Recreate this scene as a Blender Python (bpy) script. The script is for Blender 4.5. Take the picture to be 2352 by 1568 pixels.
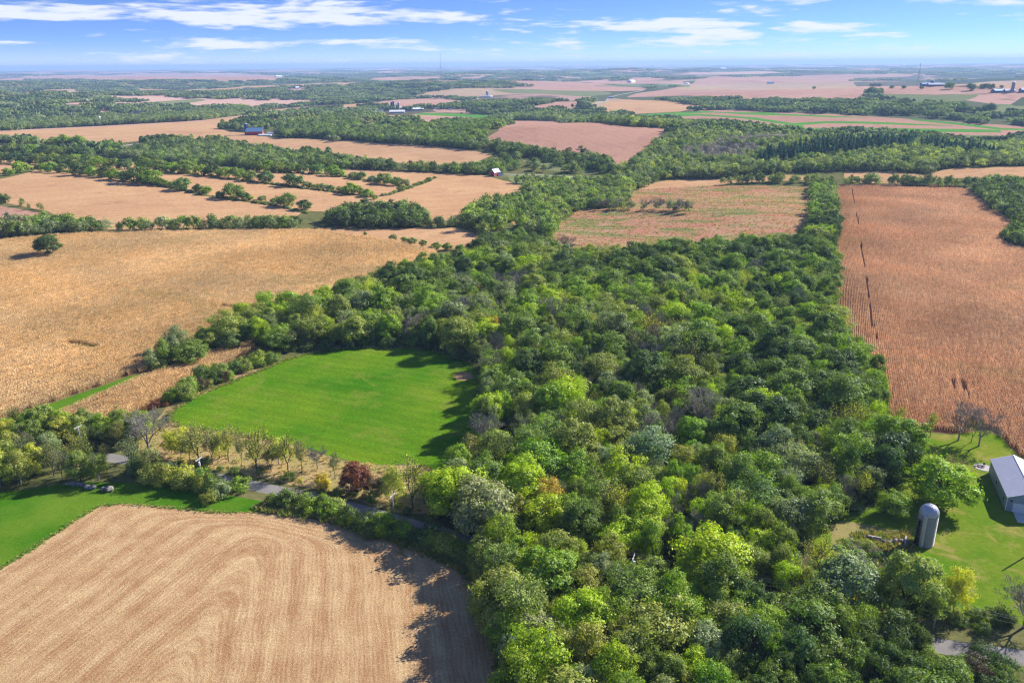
import bpy, math, random
import numpy as np
from mathutils import Vector, Matrix
from mathutils.geometry import delaunay_2d_cdt

for o in list(bpy.data.objects):
    bpy.data.objects.remove(o)
SC = bpy.context.scene
COL = SC.collection
PI = math.pi
R = math.radians

# ------------------------------------------------------------------ camera, sky, sun, exposure
CAM_H = 112.0
FOC = 1828.5                      # focal length in survey pixels (2352 wide)
PITCH = math.atan(636 / FOC)
ROLL = R(0.46)
cam = bpy.data.objects.new('camera', bpy.data.cameras.new('camera'))
COL.objects.link(cam)
cam.data.sensor_width = 36.0
cam.data.lens = 36.0 * FOC / 2352
cam.data.clip_start = 1.0
cam.data.clip_end = 120000.0
cam.location = (0, 0, CAM_H)
cam.rotation_euler = (Matrix.Rotation(PI / 2 - PITCH, 4, 'X') @ Matrix.Rotation(-ROLL, 4, 'Z')).to_euler()
SC.camera = cam

SUN_AZ, SUN_EL = R(58), R(31)     # azimuth clockwise from +Y
SUN_DIR = Vector((math.sin(SUN_AZ) * math.cos(SUN_EL), math.cos(SUN_AZ) * math.cos(SUN_EL), math.sin(SUN_EL)))

world = bpy.data.worlds.new('World')
SC.world = world
world.use_nodes = True


def build_world():
    nt = world.node_tree
    n, l = nt.nodes, nt.links
    n.clear()

    def M(op, a, b=None, c=None, clamp=False):
        m = n.new('ShaderNodeMath')
        m.operation = op
        m.use_clamp = clamp
        for i, v in enumerate((a, b, c)):
            if v is None:
                continue
            if isinstance(v, (int, float)):
                m.inputs[i].default_value = v
            else:
                l.new(v, m.inputs[i])
        return m.outputs[0]

    out = n.new('ShaderNodeOutputWorld')
    bg = n.new('ShaderNodeBackground')
    tc = n.new('ShaderNodeTexCoord')
    sep = n.new('ShaderNodeSeparateXYZ')
    l.new(tc.outputs['Generated'], sep.inputs[0])
    x, y, z = sep.outputs
    # the clear autumn air keeps the sky blue down low: sample the sky model at a raised elevation
    zz = M('ADD', M('MULTIPLY', M('MAXIMUM', z, 0.0), SKY_ZMUL), SKY_ZADD)
    zz = M('MINIMUM', zz, M('ADD', M('MULTIPLY', z, 0.7), 0.36))
    zz = M('MAXIMUM', zz, z)
    cmb = n.new('ShaderNodeCombineXYZ')
    l.new(x, cmb.inputs[0]); l.new(y, cmb.inputs[1]); l.new(zz, cmb.inputs[2])
    nrm = n.new('ShaderNodeVectorMath'); nrm.operation = 'NORMALIZE'
    l.new(cmb.outputs[0], nrm.inputs[0])
    sky = n.new('ShaderNodeTexSky')
    sky.sky_type = 'NISHITA'
    sky.sun_disc = False
    sky.sun_elevation = SUN_EL
    sky.sun_rotation = SUN_AZ
    sky.altitude = 300
    sky.air_density = 1.0
    sky.dust_density = 0.1
    sky.ozone_density = 2.0
    l.new(nrm.outputs[0], sky.inputs[0])
    tint = n.new('ShaderNodeMix'); tint.data_type = 'RGBA'; tint.blend_type = 'MULTIPLY'
    tint.inputs[0].default_value = 1.0
    l.new(sky.outputs[0], tint.inputs[6])
    tint.inputs[7].default_value = SKY_TINT
    # thin streaks of high cloud, in azimuth / elevation
    az = M('ARCTAN2', x, y)
    el = M('ARCSINE', z)
    v = n.new('ShaderNodeCombineXYZ')
    l.new(M('ADD', M('MULTIPLY', az, 8.0), M('MULTIPLY', el, 14.0)), v.inputs[0])
    l.new(M('MULTIPLY', el, 62.0), v.inputs[1])
    v.inputs[2].default_value = 3.7
    noi = n.new('ShaderNodeTexNoise')
    noi.inputs['Scale'].default_value = 1.0
    noi.inputs['Detail'].default_value = 7.0
    noi.inputs['Roughness'].default_value = 0.6
    noi.inputs['Distortion'].default_value = 0.5
    l.new(v.outputs[0], noi.inputs['Vector'])
    v2 = n.new('ShaderNodeCombineXYZ')
    l.new(M('ADD', M('MULTIPLY', az, 34.0), M('MULTIPLY', el, -60.0)), v2.inputs[0])
    l.new(M('MULTIPLY', el, 230.0), v2.inputs[1])
    no2 = n.new('ShaderNodeTexNoise')
    no2.inputs['Scale'].default_value = 1.0
    no2.inputs['Detail'].default_value = 5.0
    l.new(v2.outputs[0], no2.inputs['Vector'])
    f = M('ADD', noi.outputs[0], M('MULTIPLY', M('SUBTRACT', no2.outputs[0], 0.5), 0.40))
    f = M('SUBTRACT', M('MULTIPLY', M('SUBTRACT', f, 0.5), 1.35), -0.30)
    # cloud banks: centre (azimuth, elevation), half-size, weight, in degrees
    for (ca, ce, sa, se, w) in CLOUDS:
        da = M('DIVIDE', M('SUBTRACT', az, R(ca)), R(sa))
        de = M('DIVIDE', M('SUBTRACT', el, R(ce)), R(se))
        q = M('ADD', M('MULTIPLY', da, da), M('MULTIPLY', de, de))
        f = M('ADD', f, M('MULTIPLY', M('EXPONENT', M('MULTIPLY', q, -1.0)), w))
    mr = n.new('ShaderNodeMapRange')
    mr.interpolation_type = 'SMOOTHSTEP'
    mr.inputs[1].default_value = 0.36
    mr.inputs[2].default_value = 0.66
    l.new(f, mr.inputs[0])
    # milky band along the horizon
    hz = M('EXPONENT', M('MULTIPLY', M('POWER', M('DIVIDE', M('ABSOLUTE', el), R(0.75)), 1.5), -1.0))
    mask = M('ADD', M('MULTIPLY', mr.outputs[0], 0.93), M('MULTIPLY', hz, 0.72), clamp=True)
    mix = n.new('ShaderNodeMix'); mix.data_type = 'RGBA'
    l.new(mask, mix.inputs[0])
    l.new(tint.outputs[2], mix.inputs[6])
    mix.inputs[7].default_value = CLOUD_COL
    l.new(mix.outputs[2], bg.inputs[0])
    bg.inputs[1].default_value = 0.072
    l.new(bg.outputs[0], out.inputs[0])


HAZE_D = 6.6e-5
SKY_ZMUL, SKY_ZADD = 3.2, 0.065
SKY_TINT = (0.72, 0.90, 1.40, 1)
CLOUD_COL = (6.6, 6.9, 7.2, 1)
# az, el, half az, half el, weight
CLOUDS = ((-31.5, 3.0, 6.5, 0.45, .30), (-19.0, 3.3, 6.5, 0.75, .34), (-8.5, 3.0, 8.0, 0.6, .30), (-18.5, 1.25, 4.0, .22, .26),
          (-10.5, 1.5, 5.0, .20, .24), (13.8, 1.6, 5.0, .42, .40), (9.0, 2.5, 7.5, 0.35, .28), (31.0, 3.75, 8.0, 0.8, .46),
          (19.0, 4.25, 7.0, 0.5, .38), (-4.0, 4.6, 8.0, .4, .30), (21.0, 2.1, 3.0, .28, .26), (-32.0, 1.4, 5.0, .18, .20), (2.0, 1.0, 9.0, .22, .16),
          (3.0, 3.75, 9.0, 0.35, -.10), (24.0, 2.8, 8.0, 0.35, -.08), (-27.0, 4.3, 9.0, 0.4, -.10))
build_world()
world.cycles.sampling_method = 'MANUAL'
world.cycles.sample_map_resolution = 256

sl = bpy.data.lights.new('sun', 'SUN')
sl.energy = 5.0
sl.angle = R(0.53)
sl.color = (1.0, 0.95, 0.87)
sun = bpy.data.objects.new('sun', sl)
COL.objects.link(sun)
sun.rotation_euler = (-SUN_DIR).to_track_quat('-Z', 'Y').to_euler()
sun.location = SUN_DIR * 300

SC.view_settings.view_transform = 'Standard'
SC.view_settings.look = 'None'
SC.view_settings.exposure = 0.98
SC.view_settings.gamma = 1.0
SC.cycles.max_bounces = 5
SC.cycles.diffuse_bounces = 3
SC.cycles.glossy_bounces = 1
SC.cycles.transmission_bounces = 3
SC.cycles.volume_bounces = 0
SC.cycles.transparent_max_bounces = 4
SC.cycles.caustics_reflective = False
SC.cycles.caustics_refractive = False
SC.cycles.use_denoising = True
SC.cycles.denoising_prefilter = 'NONE'
SC.cycles.filter_width = 1.25
SC.cycles.sample_clamp_indirect = 4.0
SC.cycles.adaptive_threshold = 0.02


# ------------------------------------------------------------------ terrain and survey helpers
def sstep(a, b, x):
    t = np.clip((x - a) / (b - a), 0, 1)
    return t * t * (3 - 2 * t)


HILLS = ((185, 640, 9.0, 105, 85), (-560, 1330, 14.0, 420, 200), (110, 1270, 13.0, 230, 200), (-420, 800, 8.0, 260, 150), (420, 1010, 8.0, 200, 130), (1250, 2350, 22.0, 700, 380), (-150, 2500, 20.0, 500, 350))


def hgt(x, y):
    """height of the rolling ground"""
    x = np.asarray(x, float); y = np.asarray(y, float)
    r = np.hypot(x, y)
    h = 0.25 * np.sin(x / 31 + 1) * np.sin(y / 37)
    h = h + sstep(380, 900, r) * 8.5 * np.sin(x / 205 + 0.7) * np.sin(y / 180 + 1.1)
    h = h + sstep(800, 2600, r) * 23.0 * np.sin(x / 540 + 2.0) * np.sin(y / 610 + 0.3)
    h = h + sstep(3000, 9000, r) * 22.0 * np.sin(x / 1900 + 0.5) * np.sin(y / 1600 + 1.0)
    for (cx, cy, a, sx_, sy_) in HILLS:
        h = h + a * np.exp(-((x - cx) / sx_) ** 2 - ((y - cy) / sy_) ** 2)
    h = h + sstep(9000, 26000, r) * 26.0 * np.sin(x / 5200 + 1.5) * np.sin(y / 6100 + 2.0)
    return h


def ray_dir(px, py):
    u = (np.asarray(px, float) - 1176) / FOC
    v = (784 - np.asarray(py, float)) / FOC
    c, s = math.cos(ROLL), math.sin(ROLL)
    u, v = u * c + v * s, -u * s + v * c
    cp, sp = math.cos(PITCH), math.sin(PITCH)
    return np.stack([u, cp + v * sp, -sp + v * cp], -1)


_TS = np.geomspace(60, 60000, 700)


def at(px, py, up=0.0):
    """surveyed point -> ground point (x, y, z) at height `up` over the terrain"""
    d = ray_dir(px, py)
    d = d / np.linalg.norm(d)
    P = d[None, :] * _TS[:, None]
    g = CAM_H + P[:, 2] - hgt(P[:, 0], P[:, 1]) - up
    k = np.nonzero(g <= 0)[0]
    if len(k) == 0:
        t = 45000.0
    else:
        k = k[0]
        a, b = (_TS[k - 1] if k else 30.0), _TS[k]
        for _ in range(30):
            m = 0.5 * (a + b)
            if CAM_H + d[2] * m - float(hgt(d[0] * m, d[1] * m)) - up <= 0:
                b = m
            else:
                a = m
        t = b
    return np.array([d[0] * t, d[1] * t, float(hgt(d[0] * t, d[1] * t))])


def src(x, y):
    """full-size photograph pixel -> survey pixel"""
    return x * 0.765625, y * 0.765625


def gpt(x, y):
    return Vector((x, y, float(hgt(x, y))))


def inpoly(P, poly):
    """P (n,2) inside polygon (m,2)"""
    P = np.asarray(P); poly = np.asarray(poly)[:, :2]
    x, y = P[:, 0], P[:, 1]
    res = np.zeros(len(P), bool)
    lo, hi = poly.min(0), poly.max(0)
    idx = np.nonzero((x >= lo[0]) & (x <= hi[0]) & (y >= lo[1]) & (y <= hi[1]))[0]
    if len(idx) == 0:
        return res
    xs, ys = x[idx], y[idx]
    r = np.zeros(len(idx), bool)
    j = len(poly) - 1
    for i in range(len(poly)):
        xi, yi = poly[i]; xj, yj = poly[j]
        if yi != yj:
            c = ((yi > ys) != (yj > ys)) & (xs < (xj - xi) * (ys - yi) / (yj - yi) + xi)
            r ^= c
        j = i
    res[idx] = r
    return res


def seg_dist(P, line):
    """distance of points (n,2) from a polyline"""
    P = np.asarray(P, float)
    best = np.full(len(P), 1e9)
    for a, b in zip(line[:-1], line[1:]):
        a = np.asarray(a[:2]); b = np.asarray(b[:2])
        ab = b - a
        t = np.clip(((P - a) @ ab) / max(ab @ ab, 1e-9), 0, 1)
        best = np.minimum(best, np.hypot(*(P - a - t[:, None] * ab).T))
    return best


def survey(pts, smooth=True):
    """list of (px, py[, up]) -> smoothed, densified outline in metres"""
    W = np.array([at(p[0], p[1], p[2] if len(p) > 2 else 0.0)[:2] for p in pts])
    return W


def densify(W, closed=True, rng=None, jit=0.0015, step=0.02):
    """Catmull-Rom through the points, segments about step x distance long, a little waver"""
    n = len(W)
    out = []
    last = n if closed else n - 1
    for i in range(last):
        p1, p2 = W[i], W[(i + 1) % n]
        p0 = W[(i - 1) % n] if closed or i > 0 else p1
        p3 = W[(i + 2) % n] if closed or i + 2 < n else p2
        L = np.hypot(*(p2 - p1))
        r = np.hypot(*(p1 + p2)) / 2
        k = max(1, min(40, int(L / max(step * r, 3.0))))
        # soften: blend Catmull-Rom with the straight chord, tangents limited to the chord length
        m1, m2 = (p2 - p0) * 0.5, (p3 - p1) * 0.5
        for m in (m1, m2):
            q = np.hypot(*m)
            if q > L * 0.8:
                m *= L * 0.8 / q
        for s in range(k):
            t = s / k
            h = (2 * t**3 - 3 * t**2 + 1) * p1 + (t**3 - 2 * t**2 + t) * m1 + (-2 * t**3 + 3 * t**2) * p2 + (t**3 - t**2) * m2
            if rng is not None and 0 < s:
                h = h + rng.normal(0, jit * r, 2)
            out.append(h)
    if not closed:
        out.append(W[-1])
    return np.array(out)


# ------------------------------------------------------------------ material helpers
MATS = {}


def lin(r, g, b):
    f = lambda c: (c / 255 / 12.92) if c / 255 <= 0.04045 else ((c / 255 + 0.055) / 1.055) ** 2.4
    return (f(r), f(g), f(b), 1)


class NT:
    def __init__(self, name):
        self.m = bpy.data.materials.new(name)
        self.m.use_nodes = True
        self.n, self.l = self.m.node_tree.nodes, self.m.node_tree.links
        self.n.clear()
        self.out = self.n.new('ShaderNodeOutputMaterial')
        MATS[name] = self.m

    def node(self, t, **kw):
        k = self.n.new('ShaderNode' + t)
        for a, v in kw.items():
            setattr(k, a, v)
        return k

    def put(self, sock, v):
        if isinstance(v, (int, float)):
            sock.default_value = v
        elif isinstance(v, tuple):
            sock.default_value = v if len(v) == len(sock.default_value) else v[:len(sock.default_value)]
        else:
            self.l.new(v, sock)

    def math(self, op, a, b=0.0, clamp=False):
        m = self.node('Math', operation=op, use_clamp=clamp)
        self.put(m.inputs[0], a); self.put(m.inputs[1], b)
        return m.outputs[0]

    def mix(self, f, a, b, blend='MIX'):
        m = self.node('Mix', data_type='RGBA', blend_type=blend)
        self.put(m.inputs[0], f); self.put(m.inputs[6], a); self.put(m.inputs[7], b)
        return m.outputs[2]

    def pos(self, scale=(1, 1, 1), rot=0.0):
        g = self.node('NewGeometry')
        mp = self.node('Mapping')
        mp.inputs['Scale'].default_value = scale
        mp.inputs['Rotation'].default_value = (0, 0, rot)
        self.l.new(g.outputs['Position'], mp.inputs[0])
        return mp.outputs[0]

    def noise(self, vec, scale, detail=3.0, rough=0.55, dist=0.0):
        k = self.node('TexNoise')
        k.inputs['Scale'].default_value = scale
        k.inputs['Detail'].default_value = detail
        k.inputs['Roughness'].default_value = rough
        k.inputs['Distortion'].default_value = dist
        self.l.new(vec, k.inputs['Vector'])
        return k.outputs[0]

    def rng(self, v, a, b, c=0.0, d=1.0):
        m = self.node('MapRange')
        m.inputs[1].default_value = a; m.inputs[2].default_value = b
        m.inputs[3].default_value = c; m.inputs[4].default_value = d
        self.l.new(v, m.inputs[0])
        return m.outputs[0]

    def diffuse(self, col, rough=1.0, bump=None, bstr=0.3, bdist=0.2):
        b = self.node('BsdfPrincipled')
        self.put(b.inputs['Base Color'], col)
        b.inputs['Roughness'].default_value = rough
        b.inputs['Specular IOR Level'].default_value = 0.0
        if bump is not None:
            k = self.node('Bump')
            k.inputs['Strength'].default_value = bstr
            k.inputs['Distance'].default_value = bdist
            self.l.new(bump, k.inputs['Height'])
            self.l.new(k.outputs[0], b.inputs['Normal'])
        self.l.new(b.outputs[0], self.out.inputs[0])
        return b


def field_mat(name, c1, c2, c3=None, big=0.02, fine=0.9, rowdir=None, roww=0.0, rowamt=0.0, bump=0.4, warp=0.0, fineamt=0.6):
    """tilled or cropped ground: large patches, fine speckle, optional drill rows"""
    t = NT(name)
    p = t.pos()
    a = t.rng(t.noise(p, big, 4, 0.6), 0.35, 0.65)
    col = t.mix(a, c1, c2)
    f = t.noise(p, fine, 4, 0.7)
    if c3 is not None:
        col = t.mix(t.rng(t.noise(p, big * 3.3, 3, 0.6, 1.0), 0.52, 0.72, 0, 0.8), col, c3)
    col = t.mix(t.rng(f, 0.3, 0.7, fineamt, 0.0), col, t.mix(1.0, col, (0.55, 0.52, 0.5, 1), 'MULTIPLY'))
    if rowamt:
        rv = t.pos((1, 1, 1), -(rowdir or 0.0))
        sx = t.node('SeparateXYZ'); t.l.new(rv, sx.inputs[0])
        xx = sx.outputs[0]
        if warp:
            xx = t.math('ADD', xx, t.math('MULTIPLY', t.noise(p, 0.004, 2), warp))
        s = t.math('SINE', t.math('MULTIPLY', xx, 2 * PI / roww))
        s = t.math('ADD', s, t.math('MULTIPLY', t.math('SINE', t.math('MULTIPLY', xx, 2 * PI / (roww * 2.7))), 0.6))
        s = t.math('MULTIPLY', s, t.noise(p, 0.05, 2))
        col = t.mix(t.rng(s, -0.5, 0.7, rowamt, 0.0), col, t.mix(1.0, col, (0.72, 0.66, 0.6, 1), 'MULTIPLY'))
    t.diffuse(col, 1.0, f, bump, 0.25)
    return t.m


def flat_mat(name, col, rough=0.6, metal=0.0, noise=0.0, nscale=1.5, bump=0.0, dirt=None):
    t = NT(name)
    c = col
    p = t.pos()
    bm = None
    if noise:
        v = t.rng(t.noise(p, nscale, 5, 0.65), 0.25, 0.75, 1 - noise, 1 + noise)
        cc = t.node('CombineColor'); [t.l.new(v, cc.inputs[i]) for i in range(3)]
        c = t.mix(1.0, col, cc.outputs[0], 'MULTIPLY')
        if dirt:
            pz = t.pos((1, 1, 0.12))
            c = t.mix(t.rng(t.noise(pz, 2.2, 5, 0.7), 0.48, 0.75, 0, 0.65), c, dirt)
        if bump:
            bm = t.noise(p, nscale * 4, 4)
    b = t.diffuse(c, rough, bm, bump or 0.2, 0.05)
    b.inputs['Metallic'].default_value = metal
    b.inputs['Specular IOR Level'].default_value = 0.3
    return t.m


# ground materials (base colours of the real surfaces)
field_mat('m_soy', (.52, .305, .16, 1), (.59, .365, .19, 1), (.46, .265, .14, 1), .012, .35, R(-62), 9.0, .35, .3, 30)
field_mat('m_soy_far', (.50, .30, .165, 1), (.57, .36, .195, 1), (.44, .255, .145, 1), .004, .12, R(-70), 14.0, .35, .2, 60, .4)
field_mat('m_corn_far', (.44, .25, .18, 1), (.51, .30, .21, 1), (.38, .205, .15, 1), .006, .25, R(20), 6.0, .4, .4, 20, .6)
field_mat('m_corn_ground', (.20, .125, .065, 1), (.28, .175, .085, 1), None, .03, 1.2)
field_mat('m_corn_ground_red', (.13, .068, .045, 1), (.17, .09, .06, 1), None, .03, 1.2)
field_mat('m_meadow', (.062, .205, .006, 1), (.165, .285, .014, 1), (.20, .26, .035, 1), .026, .9, R(66), 5.0, .42, .8, 9, .85)
field_mat('m_lawn', (.05, .165, .006, 1), (.13, .22, .018, 1), None, .05, 1.1, None, 0, 0, .5, 0, .5)
field_mat('m_yard', (.095, .20, .01, 1), (.19, .24, .025, 1), (.36, .27, .095, 1), .045, .9, R(-55), 2.2, .15, .5, 6, .5)
field_mat('m_dry', (.34, .22, .10, 1), (.42, .27, .14, 1), (.18, .18, .05, 1), .06, .9)
field_mat('m_verge', (.44, .31, .15, 1), (.30, .27, .09, 1), (.48, .29, .17, 1), .09, .7, None, 0, 0, .8, 0, .7)
pass
field_mat('m_floor', (.09, .085, .035, 1), (.13, .105, .055, 1), (.07, .085, .03, 1), .05, .6, None, 0, 0, .8)
field_mat('m_scrub', (.12, .14, .045, 1), (.20, .18, .075, 1), (.07, .10, .03, 1), .02, .4, None, 0, 0, .8, 0, .8)
field_mat('m_green_far', (.075, .25, .03, 1), (.12, .30, .045, 1), None, .006, .2)
field_mat('m_pasture', (.17, .21, .085, 1), (.23, .24, .11, 1), (.28, .24, .13, 1), .004, .2)
field_mat('m_pale_far', (.50, .36, .22, 1), (.44, .29, .19, 1), (.36, .32, .15, 1), .004, .15)
field_mat('m_pink_far', (.44, .255, .19, 1), (.50, .31, .23, 1), (.36, .20, .155, 1), .0022, .06, R(-80), 40.0, .3, .2, 90, .3)
field_mat('m_gravel', (.40, .36, .32, 1), (.46, .42, .38, 1), None, .2, 2.5)
field_mat('m_track', (.33, .27, .12, 1), (.24, .24, .06, 1), None, .15, 1.2)


def prairie_mat():
    t = NT('m_prairie')
    p = t.pos()
    ps = t.pos((.45, 1.0, 1), R(12))
    col = t.mix(t.rng(t.noise(ps, .035, 5, .65, 1.2), .40, .60), (.46, .205, .135, 1), (.42, .27, .155, 1))
    col = t.mix(t.rng(t.noise(ps, .028, 6, .7, 1.6), .50, .58, 0, .85), col, (.155, .21, .06, 1))
    col = t.mix(t.rng(t.noise(ps, .11, 5, .75, .6), .56, .64, 0, .7), col, (.12, .16, .045, 1))
    f = t.noise(p, .7, 5, .8)
    col = t.mix(t.rng(f, .35, .6, .6, 0), col, t.mix(1.0, col, (.5, .46, .42, 1), 'MULTIPLY'))
    t.diffuse(col, 1.0, f, .9, .5)


prairie_mat()


def road_mat():
    t = NT('m_road')
    p = t.pos()
    col = t.mix(t.rng(t.noise(p, .25, 4), .35, .65), (.20, .185, .17, 1), (.25, .23, .21, 1))
    col = t.mix(t.rng(t.noise(p, 2.6, 5, .7), .55, .8, 0, .6), col, (.16, .15, .14, 1))
    t.diffuse(col, .95, t.noise(p, 9, 3), .3, .03)


road_mat()


def stubble_mat():
    """cut bean stubble; pale straw swaths lie along the combine's passes (edge_dist)"""
    t = NT('m_stubble')
    p = t.pos()
    a = t.node('Attribute', attribute_name='edge_dist')
    sx_ = t.node('SeparateXYZ'); t.l.new(p, sx_.inputs[0])
    d = t.math('ADD', a.outputs['Fac'], t.math('MULTIPLY', t.noise(p, .05, 3), 2.6))

    def streak(kd, ky, det):
        v = t.node('CombineXYZ')
        t.l.new(t.math('MULTIPLY', d, kd), v.inputs[0])
        t.l.new(t.math('MULTIPLY', sx_.outputs[1], ky), v.inputs[1])
        return t.noise(v.outputs[0], 1.0, det, .6)
    s = t.math('SINE', t.math('MULTIPLY', d, 2 * PI / 6.4))
    st = t.math('SUBTRACT', streak(.55, .05, 3), .5)
    st2 = t.math('SUBTRACT', streak(2.6, .16, 3), .5)
    pa = t.noise(p, .13, 4, .65)
    f = t.math('ADD', t.math('MULTIPLY', s, .13), t.math('MULTIPLY', st, 1.3))
    f = t.math('ADD', f, t.math('MULTIPLY', st2, .9))
    f = t.math('ADD', f, t.math('MULTIPLY', t.math('SUBTRACT', pa, .5), 1.3))
    f = t.math('ADD', f, t.math('MULTIPLY', t.math('SINE', t.math('MULTIPLY', d, 2 * PI / .95)), .10))
    col = t.mix(t.rng(f, -.40, .46), (.44, .245, .115, 1), (.70, .50, .265, 1))
    fi = t.noise(p, 2.1, 6, .85)
    col = t.mix(t.rng(fi, .36, .60, .75, 0), col, t.mix(1.0, col, (.50, .38, .30, 1), 'MULTIPLY'))
    fl = t.noise(p, 4.5, 4, .8)
    col = t.mix(t.rng(fl, .55, .68, 0, .75), col, (.74, .57, .33, 1))
    t.diffuse(col, 1.0, fi, 1.0, .4)


stubble_mat()


def farmland_mat():
    """the far quilt of fields on the way to the horizon"""
    t = NT('m_farmland')
    p = t.pos((1, 1, 0), R(18))
    mp = t.pos((1 / 900, 1 / 1700, 0), R(12))
    v = t.node('TexVoronoi', distance='CHEBYCHEV')
    v.inputs['Scale'].default_value = 1.0
    v.inputs['Randomness'].default_value = .8
    t.l.new(mp, v.inputs['Vector'])
    sp = t.node('SeparateColor'); t.l.new(v.outputs['Color'], sp.inputs[0])
    rp = t.node('ValToRGB')
    rp.color_ramp.interpolation = 'CONSTANT'
    e = rp.color_ramp.elements
    e[0].position, e[0].color = 0, (.45, .27, .205, 1)
    e[1].position, e[1].color = .28, (.10, .115, .055, 1)
    for q, c in ((.5, (.50, .32, .24, 1)), (.64, (.15, .19, .08, 1)), (.74, (.40, .24, .185, 1)), (.87, (.08, .10, .05, 1))):
        k = e.new(q); k.color = c
    t.l.new(sp.outputs[0], rp.inputs[0])
    col = t.mix(t.rng(t.noise(p, .0011, 5, .6), .50, .53, 0, .85), rp.outputs[0], (.06, .075, .035, 1))
    t.diffuse(col, 1.0)


farmland_mat()


def leaf_mat(name, mode, gloss=.02, trans=.36, through=(1.1, 1.35, .42, 1)):
    """foliage: the tree's own colour, each leaf clump a little different"""
    t = NT(name)
    if mode == 'obj':
        c = t.node('ObjectInfo').outputs['Color']
    else:
        c = t.node('Attribute', attribute_type='INSTANCER', attribute_name='tint').outputs['Color']
    g = t.node('NewGeometry')
    h = t.node('HueSaturation')
    r = g.outputs['Random Per Island']
    t.l.new(t.rng(r, 0, 1, .488, .522), h.inputs['Hue'])
    w = t.node('TexWhiteNoise', noise_dimensions='1D'); t.l.new(r, w.inputs['W'])
    t.l.new(t.rng(w.outputs['Value'], 0, 1, .62, 1.38), h.inputs['Value'])
    h.inputs['Saturation'].default_value = 1.0
    t.l.new(c, h.inputs['Color'])
    d = t.node('BsdfDiffuse'); t.l.new(h.outputs[0], d.inputs[0])
    tr = t.node('BsdfTranslucent')
    t.l.new(t.mix(1.0, h.outputs[0], through, 'MULTIPLY'), tr.inputs[0])
    m = t.node('MixShader'); m.inputs[0].default_value = trans
    t.l.new(d.outputs[0], m.inputs[1]); t.l.new(tr.outputs[0], m.inputs[2])
    gl = t.node('BsdfGlossy'); gl.inputs['Roughness'].default_value = .5
    gl.inputs[0].default_value = (.75, .85, .9, 1)
    m2 = t.node('MixShader'); m2.inputs[0].default_value = gloss
    t.l.new(m.outputs[0], m2.inputs[1]); t.l.new(gl.outputs[0], m2.inputs[2])
    t.l.new(m2.outputs[0], t.out.inputs[0])


leaf_mat('m_leaf', 'obj')
leaf_mat('m_leaf_wood', 'inst')
leaf_mat('m_corn_leaf', 'inst', .01, .30, (1.15, 1.05, .85, 1))
flat_mat('m_bark', (.115, .088, .068, 1), .95, 0, .35, 3.0)
flat_mat('m_bark_grey', (.27, .24, .225, 1), .95, 0, .3, 3.0)
flat_mat('m_twig', (.27, .245, .20, 1), .95, 0, .25, 1.0)
flat_mat('m_concrete', (.30, .285, .285, 1), .9, 0, .3, 1.6, .3, (.15, .14, .14, 1))
flat_mat('m_apron', (.50, .49, .47, 1), .9, 0, .12, .8)
flat_mat('m_galv', (.46, .46, .50, 1), .5, .35, .14, 1.2)
flat_mat('m_roof_metal', (.40, .40, .47, 1), .5, .05, .06, .5)
flat_mat('m_wall_metal', (.28, .31, .35, 1), .55, .0, .06, .6)
flat_mat('m_white', (.78, .78, .78, 1), .5, 0, .05, .7)
flat_mat('m_door', (.66, .68, .70, 1), .5, 0, .05, .7)
flat_mat('m_glass_dark', (.03, .035, .045, 1), .15)
flat_mat('m_wood_pole', (.34, .31, .285, 1), .9, 0, .25, 2.0)
flat_mat('m_crossarm', (.62, .60, .57, 1), .85, 0, .15, 2.0)
flat_mat('m_insulator', (.72, .74, .76, 1), .3)
flat_mat('m_wire', (.16, .16, .17, 1), .5, .3)
flat_mat('m_stone', (.25, .22, .195, 1), .95, 0, .35, 1.6, .4)
flat_mat('m_stone_pale', (.38, .34, .31, 1), .95, 0, .3, 2.0, .4)
flat_mat('m_red_board', (.42, .05, .045, 1), .8, 0, .2, .8)
flat_mat('m_blue_steel', (.012, .035, .17, 1), .35, .1, .1, .5)
flat_mat('m_roof_blue', (.22, .38, .55, 1), .45, .2, .08, .4)
flat_mat('m_roof_dark', (.05, .06, .085, 1), .6, 0, .1, .4)
flat_mat('m_roof_white', (.80, .80, .80, 1), .5, 0, .05, .3)
flat_mat('m_shed_wall', (.30, .33, .40, 1), .7, 0, .1, .4)
flat_mat('m_steel', (.38, .36, .36, 1), .6, .3)
flat_mat('m_tyre', (.03, .03, .03, 1), .9)


# ------------------------------------------------------------------ object helpers
def link(o, parent=None):
    COL.objects.link(o)
    if parent is not None:
        o.parent = parent
    return o


def tag(o, label=None, cat=None, group=None, kind=None):
    if label:
        o['label'] = label
    if cat:
        o['category'] = cat
    if group:
        o['group'] = group
    if kind:
        o['kind'] = kind
    return o


def mesh_np(name, V, Fc, mats, smooth=False, midx=None):
    """mesh from arrays; Fc (n,3) or (n,4)"""
    me = bpy.data.meshes.new(name)
    V = np.asarray(V, np.float32); Fc = np.asarray(Fc, np.int32)
    n, k = Fc.shape
    me.vertices.add(len(V)); me.vertices.foreach_set('co', V.ravel())
    me.loops.add(n * k); me.loops.foreach_set('vertex_index', Fc.ravel())
    me.polygons.add(n)
    me.polygons.foreach_set('loop_start', np.arange(0, n * k, k, dtype=np.int32))
    me.polygons.foreach_set('loop_total', np.full(n, k, np.int32))
    if midx is not None:
        me.polygons.foreach_set('material_index', np.asarray(midx, np.int32))
    if smooth:
        me.polygons.foreach_set('use_smooth', np.ones(n, bool))
    me.update(calc_edges=True)
    for m in (mats if isinstance(mats, (list, tuple)) else [mats]):
        me.materials.append(MATS[m])
    return me


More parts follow.
